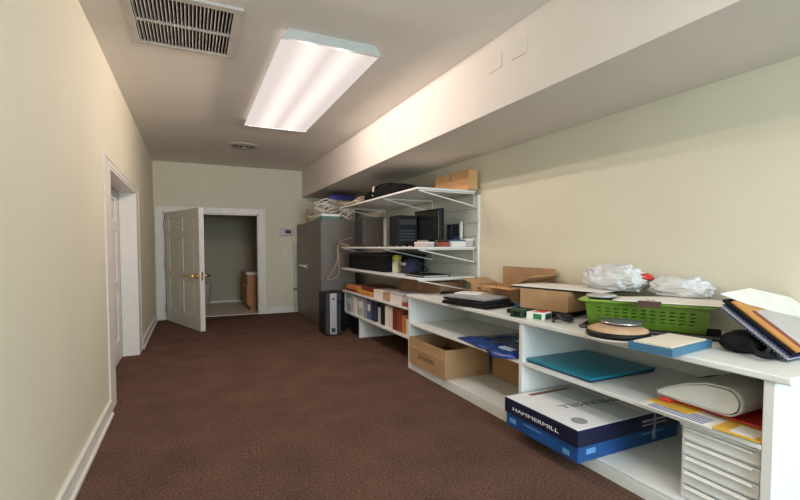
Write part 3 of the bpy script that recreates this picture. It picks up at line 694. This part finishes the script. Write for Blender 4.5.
# papers and catalogue at the near end of the right bay
fp = thing('paper_sheet', 'white printed sheet hanging over the front edge of the near bay shelf', 'paper', (2.12, 1.20, UM))
b = B(); b.box(-0.14, 0.16, -0.10, 0.24, 0.0, 0.004); b.build('sheet', M_paper, fp)
b = B()
for i in range(5): b.box(-0.125+i*0.02, -0.115+i*0.02, -0.06, 0.2, 0.004, 0.0048)
b.build('print_lines', mat('blue_print', (0.08, 0.14, 0.35), 0.6), fp)
fl = thing('orange_flyer', 'orange flyer with pale panel at the near end of the shelf', 'flyer', (2.10, 1.02, UM+0.0045), 0.05)
b = B(); b.box(-0.11, 0.25, -0.085, 0.085, 0, 0.004); b.build('sheet', M_yel, fl); B().box(-0.09, 0.02, -0.06, 0.03, 0.004, 0.005).build('pale_panel', M_paper, fl)
fy = thing('yellow_flyer', 'yellow flyer sticking out left of the folded catalogue', 'flyer', (2.14, 1.33, UM+0.0045), -0.1)
b = B(); b.box(-0.09, 0.22, -0.10, 0.10, 0, 0.005); b.build('sheet', M_yel, fy)
rf = thing('red_folder', 'red folder beneath the folded catalogue in the near bay', 'folder', (2.36, 1.14, UM+0.0115), 0.0)
b = B(); b.box(-0.22, 0.25, -0.20, 0.24, 0, 0.008, 0.002); b.build('cover', M_red, rf)
b = B(); b.box(-0.26, -0.20, 0.22, 0.27, 0.0, 0.02, 0.004, M=Matrix.Rotation(0.02, 4, 'Z')); b.build('tab', M_red, rf)
ca = thing('folded_catalogue', 'thick pale catalogue folded over on itself on the near bay shelf', 'catalogue', (2.36, 1.16, UM+0.042), 0.0)
prof = []
for i in range(33):                       # teardrop loop in the YZ plane, fat end towards the camera
    t = i/32; a = -PI*0.5+PI*t
    prof.append((-0.055-0.055*math.cos(a), 0.056+0.056*math.sin(a)))
loop = [(0.26, 0.0), (0.12, 0.0)] + prof + [(0.03, 0.108), (0.13, 0.078), (0.22, 0.035), (0.265, 0.012)]
b = B(); t = bmesh.new(); xs = [-0.26, -0.24, 0.30, 0.32]
rings = [[t.verts.new((x, y, z)) for y, z in loop] for x in xs]; n = len(loop)
for r0, r1 in zip(rings, rings[1:]):
    for i in range(n-1): t.faces.new((r0[i], r0[i+1], r1[i+1], r1[i]))
b._add(t); o = b.build('pages', M_catalog, ca, True); solidify(o, 0.007, 1)
b = B(); t = bmesh.new()
rings = [[t.verts.new((x, y*0.97+0.004, 0.003+z*0.93)) for y, z in loop] for x in (-0.262, 0.315)]
for i in range(n-1): t.faces.new((rings[0][i], rings[0][i+1], rings[1][i+1], rings[1][i]))
t.faces.new(rings[0]); t.faces.new(rings[1][::-1]); b._add(t); b.build('inner_pages', mat('page_edges', (0.66, 0.67, 0.64), 0.6), ca)
b = B(); b.box(-0.16, -0.06, 0.05, 0.10, 0.0, 0.002, M=Matrix.Translation((0, 0.03, 0.128)) @ Matrix.Rotation(-0.30, 4, 'X')); b.build('dark_print', M_dkgrey, ca)
b = B(); b.tube(catmull([(2.30, 0.975, UM+0.19), (2.35, 1.10, UM+0.185), (2.45, 1.22, UM+0.18), (2.60, 1.36, UM+0.15), (2.715, 1.40, UM+0.08), (2.715, 1.42, UM+0.01)], 8), 0.007, 8)
tag(b.build('power_cable', M_cableb, None, True), 'black cord lying behind the folded catalogue', 'cord')

# right bay, bottom: paper case and drawers
cs = thing('paper_carton', 'blue paper carton with white and navy lid jutting out of the near bay', 'carton', (2.27, 1.98, UB))
X0, X1, Y0, Y1 = -0.43, 0.43, -0.305, 0.305
b = B(); b.box(X0+0.008, X1-0.008, Y0+0.008, Y1-0.008, 0, 0.15, 0.006); b.build('base', M_blue, cs)
lid = B().box(X0, X1, Y0, Y1, 0.088, 0.183, 0.005).build('lid', M_navy, cs)
B().box(X0+0.004, X1-0.004, Y0+0.004, Y1-0.004, 0.182, 0.1855, 0.001).build('lid_top', M_lidw, lid)
B().box(X0+0.35, X0+0.55, Y0+0.005, Y1-0.005, 0.1853, 0.1860).build('grey_band', mat('grey_band', (0.50, 0.55, 0.55), 0.5), lid)
zt = 0.1862
# lettering on the lid top: tops of the letters towards the hall, read from the wall side
Mt = Matrix.Translation((X0+0.30, 0.03, zt)) @ Matrix.Rotation(PI/2+PI, 4, 'Z') @ Matrix.Rotation(0, 4, 'X')
Mt = Matrix.Translation((X0+0.17, 0.0, zt+0.0002)) @ Matrix.Rotation(math.radians(174), 4, 'Z')
lettering('HAMMERMILL', 0.08, M_navy, lid, Mt, align='RIGHT', sx=1.35, ext=0.0002)
B().cyl((X0+0.115, Y0+0.10, zt-0.0002), 0.045, 0.0012, 24).build('round_seal', mat('seal_grey', (0.30, 0.31, 0.33), 0.5), lid)
B().box(X0+0.16, X0+0.50, Y1-0.075, Y1-0.04, zt-0.0005, zt+0.0003).build('red_bar', mat('dusky_red_print', (0.25, 0.07, 0.07), 0.5), lid)
# side towards the hall (-X): white lettering, read left (far) to right (near)
Ms = Matrix.Translation((X0-0.0006, 0.03, 0.128)) @ Matrix(((0, 0, -1, 0), (-1, 0, 0, 0), (0, 1, 0, 0), (0, 0, 0, 1)))
lettering('HAMMERMILL', 0.031, M_lidw, lid, Ms, sx=2.1)
b = B(); b.box(0.08, 0.33, Y0-0.0012, Y0, 0.140, 0.152); b.box(0.08, 0.30, Y0-0.0012, Y0, 0.118, 0.126); b.build('side_print', mat('side_print_grey', (0.45, 0.45, 0.47), 0.5), lid)
M_pb = mat('pale_blue_line', (0.12, 0.32, 0.62), 0.5)
for q in ((0.09, 0.28, Y0+0.0068, Y0+0.008, 0.062, 0.072), (X0+0.0068, X0+0.008, -0.02, 0.13, 0.058, 0.064), (X0+0.0068, X0+0.008, 0.20, 0.26, 0.03, 0.06), (X0+0.0068, X0+0.008, -0.24, -0.19, 0.02, 0.05), (-0.36, -0.29, Y0+0.0068, Y0+0.008, 0.04, 0.07)):
    B().box(*q).build('printed_patch', M_pb, cs)
B().box(0.18, 0.20, Y0-0.002, Y0+0.009, 0.03, 0.18).build('strap', mat('clear_strap', (0.25, 0.33, 0.45), 0.3), cs)

dr = thing('drawer_tower', 'frosted white plastic drawer tower in the near end of the shelf unit', 'drawer unit', (2.36, 1.096, UB))
DX0, DX1, DW, DHH = -0.33, 0.30, 0.165, 0.355
b = B(); b.box(DX0+0.02, DX1, -DW, -DW+0.008, 0, DHH, 0.002); b.box(DX0+0.02, DX1, DW-0.008, DW, 0, DHH, 0.002); b.box(DX0, DX1, -DW, DW, DHH-0.012, DHH, 0.004); b.box(DX0+0.02, DX1, -DW+0.008, DW-0.008, 0, 0.008); b.box(DX1-0.008, DX1, -DW+.008, DW-.008, 0.008, DHH-.012)
for k in range(1, 5): b.box(DX0+0.02, DX1-0.01, -DW+0.006, DW-0.006, k*0.0686-0.003, k*0.0686+0.003)
b.build('frame', M_clear, dr)
for k in range(5):
    z = 0.010+k*0.0686
    d = B(); d.box(DX0+0.006, DX0+0.014, -DW+0.012, DW-0.012, z, z+0.056, 0.003); d.box(DX0+0.014, DX1-0.03, -DW+0.012, -DW+0.018, z, z+0.045); d.box(DX0+0.014, DX1-0.03, DW-0.018, DW-0.012, z, z+0.045); d.box(DX0+0.014, DX1-0.03, -DW+.018, DW-.018, z, z+0.004)
    d = d.build('drawer', M_clear, dr)
    h = B(); h.box(DX0-0.016, DX0+0.008, -DW+0.03, DW-0.03, z+0.047, z+0.056, 0.003); h.build('handle', M_whitem, d)

# ------------------------------------------------------------------ things on the unit top
T = UT+0.0012
def laptop(name, label, loc, dx, dy, h, m, rz, top=None, cat='laptop', group=None):
    t = thing(name, label, cat, loc, rz, group)
    B().box(-dx/2, dx/2, -dy/2, dy/2, 0.004, h*0.55, 0.005).build('base', m, t)
    B().box(-dx/2, dx/2, -dy/2, dy/2, h*0.55+0.001, h, 0.005).build('lid', top or m, t)
    b = B()
    for x in (-dx*0.4, dx*0.4):
        for y in (-dy*0.4, dy*0.4): b.cyl((x, y, 0.003), 0.01, 0.006, 10)
    b.build('rubber_foot', M_blackm, t)
    return t
laptop('laptop', 'thick black laptop, lowest of the pile on the far end of unit top', (2.145, 3.03, T), 0.34, 0.50, 0.032, M_black, math.radians(13))
laptop('laptop', 'thin black laptop in the middle of the pile under the grey one', (2.15, 3.05, T+0.032), 0.33, 0.47, 0.022, M_dkgrey, math.radians(10), M_black)
laptop('laptop', 'closed grey laptop on top of the black laptop pile', (2.155, 3.08, T+0.054), 0.33, 0.46, 0.022, M_laptop, math.radians(15))
ps = thing('paper_sheet', 'folded white paper lying on the grey laptop', 'paper', (2.20, 3.22, T+0.0765), 0.5)
b = B(); b.box(-0.08, 0.08, -0.11, 0.11, 0, 0.005, 0.001); b.build('sheet', M_paper, ps); B().box(-0.08, 0.075, -0.108, 0.105, 0.005, 0.009, 0.001).build('folded_half', M_paper, ps)
lying('notebook', 'small blue notebook between the laptop pile and open carton', (2.40, 2.785, T), 0.08, 0.09, 0.028, mat('notebook_blue', (0.03, 0.10, 0.26), 0.5), 0.0, 'notebook', None)
soft_bag('black_pouch', 'slim black pouch behind the laptop pile at the far end', (2.34, 3.70, T), 0.16, 0.34, 0.05, M_blackm, 0.2, 12, 0.1, 0.2, cat='pouch', sub=4)
c1 = thing('ink_carton', 'small dark green ink carton at the front edge of the unit top', 'box', (2.055, 2.40, T), math.radians(20))
b = B(); b.box(-0.05, 0.05, -0.045, 0.045, 0, 0.052, 0.003); b.build('body', M_dgreen, c1); B().box(-0.051, -0.049, -0.03, 0.02, 0.01, 0.04).build('label', M_black, c1)
c2 = thing('ink_carton', 'small white ink carton with red and green print at unit front edge', 'box', (2.105, 2.265, T), math.radians(20))
b = B(); b.box(-0.06, 0.06, -0.06, 0.06, 0, 0.05, 0.003); b.build('body', M_paper, c2); B().box(-0.03, 0.05, -0.05, 0.03, 0.0495, 0.052, 0.001).build('red_top', M_red, c2); B().box(-0.062, -0.059, -0.05, 0.01, 0.005, 0.042, 0.001).build('green_label', mat('green_print', (0.02, 0.20, 0.07), 0.5), c2); B().box(-0.03, 0.05, -0.0625, -0.0595, 0.005, 0.042, 0.001).build('dark_label', M_dgreen, c2)

# open carton against the wall
oc = thing('open_carton', 'open brown cardboard box with raised flaps against the right wall', 'box', (2.57, 3.18, T))
bx0, bx1, by0, by1, bh = -0.15, 0.15, -0.33, 0.34, 0.135; tk = 0.007
b = B(); b.box(bx0, bx1, by0, by0+tk, 0, bh); b.box(bx0, bx1, by1-tk, by1, 0, bh); b.box(bx0, bx0+tk, by0+tk, by1-tk, 0, bh); b.box(bx1-tk, bx1, by0+tk, by1-tk, 0, bh); b.box(bx0+tk, bx1-tk, by0+tk, by1-tk, 0, tk); b.build('body', M_card, oc)
# back flap up the wall
B().box(bx1-0.004, bx1+0.003, -0.44, by1-0.10, bh-0.002, 0.30, 0.001).build('flap', M_card2, oc)
fl_ = B(); fl_.box(-0.14, 0.14, -0.30, 0, -0.003, 0.003, 0.001, M=Matrix.Translation((0, by0+0.13, bh+0.012)) @ Matrix.Rotation(-0.36, 4, 'X')); fl_.build('flap', M_card, oc)
fl_ = B(); fl_.box(-0.147, 0.147, 0, 0.17, -0.003, 0.003, 0.001, M=Matrix.Translation((0, by1-0.004, bh+0.001)) @ Matrix.Rotation(0.22, 4, 'X')); fl_.build('flap', M_card, oc)
fl_ = B(); fl_.box(-0.0, 0.10, -0.33, 0.06, -0.003, 0.003, 0.001, M=Matrix.Translation((bx0-0.09, -0.02, bh+0.0)) @ Matrix.Rotation(-0.02, 4, 'Y')); fl_.build('flap', M_cardlt, oc)
b = B(); b.box(bx0-0.0012, bx0, 0.06, 0.24, 0.075, 0.085); b.box(bx0-0.0012, bx0, 0.18, 0.24, 0.09, 0.11); b.box(bx0-0.0012, bx0, -0.22, 0.02, 0.070, 0.073); b.build('print_marks', M_ink, oc)

# flat black device under the second carton, the carton and the white board
laptop('laptop', 'flat black laptop under the brown carton in the middle of unit top', (2.35, 2.43, T), 0.42, 0.45, 0.03, M_black, math.radians(20), M_blackm)
c = carton('cardboard_box', 'closed brown cardboard box under the white folder in the middle of unit top', (2.445, 2.445, T+0.031), 0.37, 0.39, 0.142, math.radians(14), M_card)
wf = thing('white_folder', 'wide white folder with black edge lying across the brown carton', 'folder', (2.53, 2.47, T+0.1745), math.radians(12))
B().box(-0.23, 0.14, -0.42, 0.30, 0.0, 0.010, 0.002).build('back_cover', M_black, wf)
B().box(-0.225, 0.145, -0.425, 0.305, 0.010, 0.017, 0.002).build('cover', M_paper, wf)
b = B(); b.tube(catmull([(2.07, 2.10, T+0.012), (2.13, 2.14, T+0.02), (2.20, 2.15, T+0.014), (2.23, 2.10, T+0.014), (2.17, 2.06, T+0.014), (2.10, 2.05, T+0.03), (2.12, 2.11, T+0.045), (2.19, 2.12, T+0.04), (2.22, 2.085, T+0.03)], 8), 0.010, 8)
tag(b.build('power_cable', M_cableb, None, True), 'black cord heaped between the brown carton and green basket', 'cord')

# black tray under the basket
rzb = math.radians(29)
bt_ = thing('black_board', 'flat black drawing board lying under the green basket', 'board', (2.375, 1.69, T), rzb)
B().box(-0.135, 0.16, -0.36, 0.33, 0, 0.020, 0.005).build('board', M_blackm, bt_)
B().box(-0.14, -0.118, -0.365, 0.335, 0.006, 0.0205, 0.002).build('edge_strip', mat('brown_edge', (0.09, 0.065, 0.055), 0.6), bt_)

# green basket: tapered walls with rows of slots
bs = thing('plastic_basket', 'green slotted plastic basket holding papers on the unit top', 'basket', (2.395, 1.70, T+0.022), rzb)
bl, bw, bhh, tp = 0.31, 0.13, 0.145, 0.018    # half length (Y), half width (X), height, taper
def wall(p0, p1, q0, q1, cols):
    p0, p1, q0, q1 = map(Vector, (p0, p1, q0, q1))
    us = [0.0]; 
    for i in range(cols): us += [0.08+0.84*(i+0.24)/cols, 0.08+0.84*(i+0.78)/cols]
    us.append(1.0); vs = [0, 0.27, 0.315, 0.41, 0.455, 0.55, 0.595, 0.69, 0.735, 1.0]
    t = bmesh.new(); g = [[t.verts.new((p0.lerp(p1, u)).lerp(q0.lerp(q1, u), v)) for v in vs] for u in us]
    for i in range(len(us)-1):
        for j in range(len(vs)-1):
            if i % 2 == 1 and j in (1, 3, 5, 7): continue
            t.faces.new((g[i][j], g[i+1][j], g[i+1][j+1], g[i][j+1]))
    return t
b = B()
lo = [(-bw+tp, -bl+tp, 0), (bw-tp, -bl+tp, 0), (bw-tp, bl-tp, 0), (-bw+tp, bl-tp, 0)]; hi = [(-bw, -bl, bhh), (bw, -bl, bhh), (bw, bl, bhh), (-bw, bl, bhh)]
for i, ncol in zip(range(4), (5, 11, 5, 11)): b._add(wall(lo[i], lo[(i+1) % 4], hi[i], hi[(i+1) % 4], ncol))
t = bmesh.new(); t.faces.new([t.verts.new(p) for p in lo]); b._add(t)
bmesh.ops.remove_doubles(b.bm, verts=b.bm.verts, dist=1e-5)
o = b.build('body', M_green, bs); solidify(o, 0.004, -1)
b = B(); e = 0.022
b.box(-bw-e, -bw+0.004, -bl-e, bl+e, bhh-0.006, bhh+0.006, 0.004); b.box(bw-0.004, bw+e, -bl-e, bl+e, bhh-0.006, bhh+0.006, 0.004); b.box(-bw, bw, -bl-e-0.02, -bl+0.004, bhh-0.006, bhh+0.006, 0.004); b.box(-bw, bw, bl-0.004, bl+e+0.02, bhh-0.006, bhh+0.006, 0.004); b.build('rim', M_greenr, bs)
pb = thing('paper_stack', 'stack of cream papers lying in the bottom of the green basket', 'papers', (2.395, 1.70, T+0.026), rzb)
B().box(-bw+0.03, bw-0.03, -bl+0.03, bl-0.03, 0, 0.03, 0.002).build('sheets', M_cream, pb)
pt = thing('paper_sheet', 'wide white sheet draped across the top of the green basket', 'paper', (2.42, 1.63, T+0.174), rzb+0.02)
def sheet(u, v):
    x = -0.16+0.30*u; y = -0.33+0.56*v
    return (x, y, 0.004+0.010*math.sin(v*4)*u)
o = B().grid(sheet, 8, 12).build('sheet', M_paper, pt, True); solidify(o, 0.004, 1)
gd = thing('grey_lid', 'round grey lid lying on the far end of the green basket', 'lid', (2.31, 1.94, T+0.174), 0)
B().lathe([(0.085, 0.0), (0.09, 0.004), (0.088, 0.012), (0.07, 0.016), (0.001, 0.016)], 36).build('disc', M_silver, gd, True)
ck = thing('dark_clip', 'dark brown clip gripping the white sheet on the basket rim', 'clip', (2.225, 1.56, T+0.178), rzb)
b = B(); b.box(-0.02, 0.012, -0.055, 0.055, 0.004, 0.014, 0.002); b.box(-0.024, -0.018, -0.055, 0.055, -0.018, 0.014, 0.001); b.build('jaw', mat('brown_clip', (0.07, 0.03, 0.025), 0.4), ck)
b = B(); b.tube([(0.012, -0.02, 0.012), (0.045, -0.018, 0.016), (0.045, 0.018, 0.016), (0.012, 0.02, 0.012)], 0.003, 6); b.build('wire_handle', M_chrome, ck)

# plastic bags behind the basket
def plastic_bag(label, loc, sx, sy, sz, seed, rz):
    t = soft_bag('plastic_bag', label, loc, sx, sy, sz, M_bag, rz, seed, 0.20, 0.3, cat='bag', freq=2.3, sub=5, rough2=1)
    return t
b1 = plastic_bag('crumpled white plastic bag with red print behind the green basket', (2.61, 2.085, T+0.195), 0.20, 0.44, 0.19, 21, 0.0)
kn = B(); bm = bmesh.new(); bmesh.ops.create_icosphere(bm, subdivisions=4, radius=1.0)
for v_ in bm.verts:
    p_ = v_.co; k_ = 1+0.4*noise.noise(p_*2.5+Vector((4, 2, 1)))
    v_.co = Vector((p_.x*0.03*k_+0.0, p_.y*0.055*k_-0.215, p_.z*0.024*k_+0.095))
kn.bm.free(); kn.bm = bm; kn.build('red_print', M_red, b1, True)
b2 = plastic_bag('smaller crumpled white plastic bag lying on the basket rim at the wall', (2.63, 1.655, T+0.194), 0.18, 0.33, 0.13, 33, 0.0)

# round stack at the front edge
wt = thing('round_tray', 'round white tray under the tan disc at the unit front edge', 'tray', (2.05, 1.615, T))
B().lathe([(0.14, 0.0), (0.165, 0.003), (0.174, 0.012), (0.170, 0.014), (0.155, 0.006), (0.001, 0.005)], 48).build('dish', M_paper, wt, True)
bp_ = thing('round_case', 'round black case with tan top on the white tray', 'case', (2.055, 1.62, T+0.0075))
B().lathe([(0.13, 0.0), (0.153, 0.006), (0.158, 0.018), (0.153, 0.030), (0.14, 0.036)], 48).build('base', M_black, bp_, True)
B().lathe([(0.150, 0.033), (0.146, 0.042), (0.12, 0.052), (0.09, 0.055), (0.001, 0.055)], 48).build('tan_top', M_tan, bp_, True)
sd = thing('metal_lid', 'small blue-grey metal lid resting on the tan round case', 'lid', (2.12, 1.645, T+0.0635))
B().lathe([(0.085, 0.0), (0.10, 0.003), (0.105, 0.012), (0.095, 0.018), (0.06, 0.024), (0.001, 0.025)], 40).build('dome', M_steel, sd, True)
B().lathe([(0.103, 0.008), (0.108, 0.010), (0.108, 0.014), (0.103, 0.016)], 40, cap=False).build('rim', M_chrome, sd, True)

# light blue tray with papers
bl_ = thing('blue_tray', 'light blue shallow tray full of papers at the unit front edge', 'tray', (2.06, 1.335, T), math.radians(7))
b = B(); dx, dy, hh, tt = 0.185, 0.10, 0.038, 0.005
b.box(-dx, dx, -dy, -dy+tt, 0, hh, 0.002); b.box(-dx, dx, dy-tt, dy, 0, hh, 0.002); b.box(-dx, -dx+tt, -dy+tt, dy-tt, 0, hh, 0.002); b.box(dx-tt, dx, -dy+tt, dy-tt, 0, hh, 0.002); b.box(-dx+tt, dx-tt, -dy+tt, dy-tt, 0, tt)
b.build('shell', M_ltblue, bl_)
pp = thing('paper_stack', 'cream papers lying in the light blue tray', 'papers', (2.06, 1.335, T+0.0062), math.radians(7))
b = B()
random.seed(11)
for k in range(6):
    a = random.uniform(-0.02, 0.02); b.box(-0.165, 0.165, -0.085, 0.085, k*0.006, k*0.006+0.005, M=Matrix.Rotation(a*0.6, 4, 'Z'))
b.build('sheets', M_cream, pp)

# black camera bag
kbag = soft_bag('camera_bag', 'lumpy black bag between the blue tray and leaning notebooks', (2.335, 1.16, T), 0.25, 0.17, 0.095, M_blackm, 0.2, 15, 0.10, 0.12)
b = B(); b.tube(catmull([(-0.13, -0.05, 0.06), (-0.19, -0.09, 0.035), (-0.16, -0.13, 0.02), (-0.05, -0.12, 0.02), (0.05, -0.10, 0.03)], 8), 0.013, 8); b.build('strap', M_blackm, kbag, True)

# leaning notebooks: local frame, Y up the slope, Z along the slope's normal
sl_ang = math.radians(36)
def slab(name, label, off, x0, x1, L0, L1, th, m, cat, base_z=0.0, sub=None):
    o = bpy.data.objects.new(name, None); COL.objects.link(o); o.empty_display_size = 0.05
    nrm = Vector((0, -math.sin(sl_ang), math.cos(sl_ang))); up = Vector((0, math.cos(sl_ang), math.sin(sl_ang)))
    o.location = Vector((2.45, 0.955, T+0.004)) + nrm*off; o.rotation_euler = (sl_ang, 0, 0)
    o['label'] = label; o['category'] = cat; o['group'] = 'notebooks leaning on the green basket'
    return o
n1 = slab('spiral_notebook', 'navy spiral notebook lowest in the leaning pile by the basket', 0.0, 0, 0, 0, 0, 0, None, 'notebook')
b = B(); b.box(-0.21, 0.28, 0.0, 0.33, 0.0, 0.005, 0.002); b.box(-0.21, 0.28, 0.0, 0.33, 0.019, 0.024, 0.002); b.build('cover', mat('navy_cover', (0.018, 0.025, 0.10), 0.4), n1)
B().box(-0.205, 0.27, 0.004, 0.325, 0.005, 0.019).build('pages', M_ltgrey, n1)
b = B()
for i in range(22):
    y = 0.012+i*0.0146; c0 = Vector((-0.21, y, 0.012))
    b.tube([c0+Vector((0.014*math.cos(a), 0, 0.014*math.sin(a))) for a in [2*PI*k/10 for k in range(10)]], 0.0013, 5, True)
b.build('spiral_binding', mat('grey_wire', (0.20, 0.22, 0.26), 0.4, metal=0.5), n1)
n2 = slab('black_binder', 'thin black binder between the spiral notebook and orange folder', 0.027, 0, 0, 0, 0, 0, None, 'binder')
B().box(-0.20, 0.28, 0.004, 0.345, 0, 0.014, 0.003).build('cover', M_blackm, n2)
n3 = slab('orange_folder', 'orange-brown folder with maroon stripe leaning beside the basket', 0.042, 0, 0, 0, 0, 0, None, 'folder')
B().box(-0.185, 0.28, 0.008, 0.318, 0, 0.010, 0.002).build('cover', mat('amber_cover', (0.46, 0.21, 0.05), 0.5), n3)
B().box(-0.140, -0.112, 0.012, 0.245, 0.010, 0.0112).build('maroon_stripe', M_maroon, n3)
B().box(-0.112, 0.275, 0.014, 0.245, 0.010, 0.0115).build('grey_sheet', mat('grey_sheet', (0.42, 0.40, 0.38), 0.6), n3)
n4 = slab('white_board', 'large white sheet of card on top of the leaning notebooks', 0.0548, 0, 0, 0, 0, 0, None, 'card')
B().prism([(-0.215, 0.365), (0.06, 0.385), (0.29, 0.30), (0.29, 0.12), (0.10, 0.19), (-0.115, 0.285)], 0.0, 0.006).build('sheet', mat('white_card', (0.72, 0.71, 0.66), 0.6), n4)

# ------------------------------------------------------------------ lights
fixture('ceiling_light', 'added unseen white wrap light on the ceiling behind the viewpoint', 0.89, -0.6, md=M_diff2)  # unseen fixture added behind the camera to brighten the room
# the two lamps of the front fixture, as a row of lights along each tube
for tx in (-0.13, 0.13):
    for k in range(6):
        sl_ = bpy.data.lights.new('fixture_lamp', 'POINT'); sl_.energy = 7.8; sl_.color = (1.0, 0.825, 0.74); sl_.shadow_soft_size = 0.012
        so = bpy.data.objects.new('fixture_lamp', sl_); COL.objects.link(so); so.location = (0.917+tx, 4.19-0.95+0.38*k, ZC-0.095)
L = bpy.data.lights.new('window_daylight', 'AREA'); L.shape = 'RECTANGLE'; L.size = WX1-WX0-0.1; L.size_y = WZ1-WZ0-0.1
L.energy = 170; L.color = (0.68, 0.87, 1.0)
lo_ = bpy.data.objects.new('window_daylight', L); COL.objects.link(lo_)
lo_.location = ((WX0+WX1)/2, YB-0.03, (WZ0+WZ1)/2); lo_.rotation_euler = (PI/2, 0, 0)
W = bpy.data.worlds.new('world'); S.world = W; W.use_nodes = True
W.node_tree.nodes['Background'].inputs['Color'].default_value = (0.75, 0.88, 1.0, 1); W.node_tree.nodes['Background'].inputs['Strength'].default_value = 1.0

# ------------------------------------------------------------------ camera
cam = bpy.data.cameras.new('camera'); co = bpy.data.objects.new('camera', cam); COL.objects.link(co)
cam.sensor_width = 36; cam.sensor_fit = 'HORIZONTAL'; cam.lens = 36*440/800
cam.shift_x = 0; cam.shift_y = 16/800; cam.clip_start = 0.02
co.location = (0, 0, 1.25); co.rotation_euler = (PI/2-math.radians(2.4726), 0, -math.radians(25.281))
S.camera = co
S.view_settings.view_transform = 'Standard'; S.view_settings.look = 'None'; S.view_settings.exposure = 0.05; S.view_settings.gamma = 1; S.view_settings.use_curve_mapping = False
S.cycles.use_denoising = True
S.cycles.max_bounces = 10; S.cycles.diffuse_bounces = 6
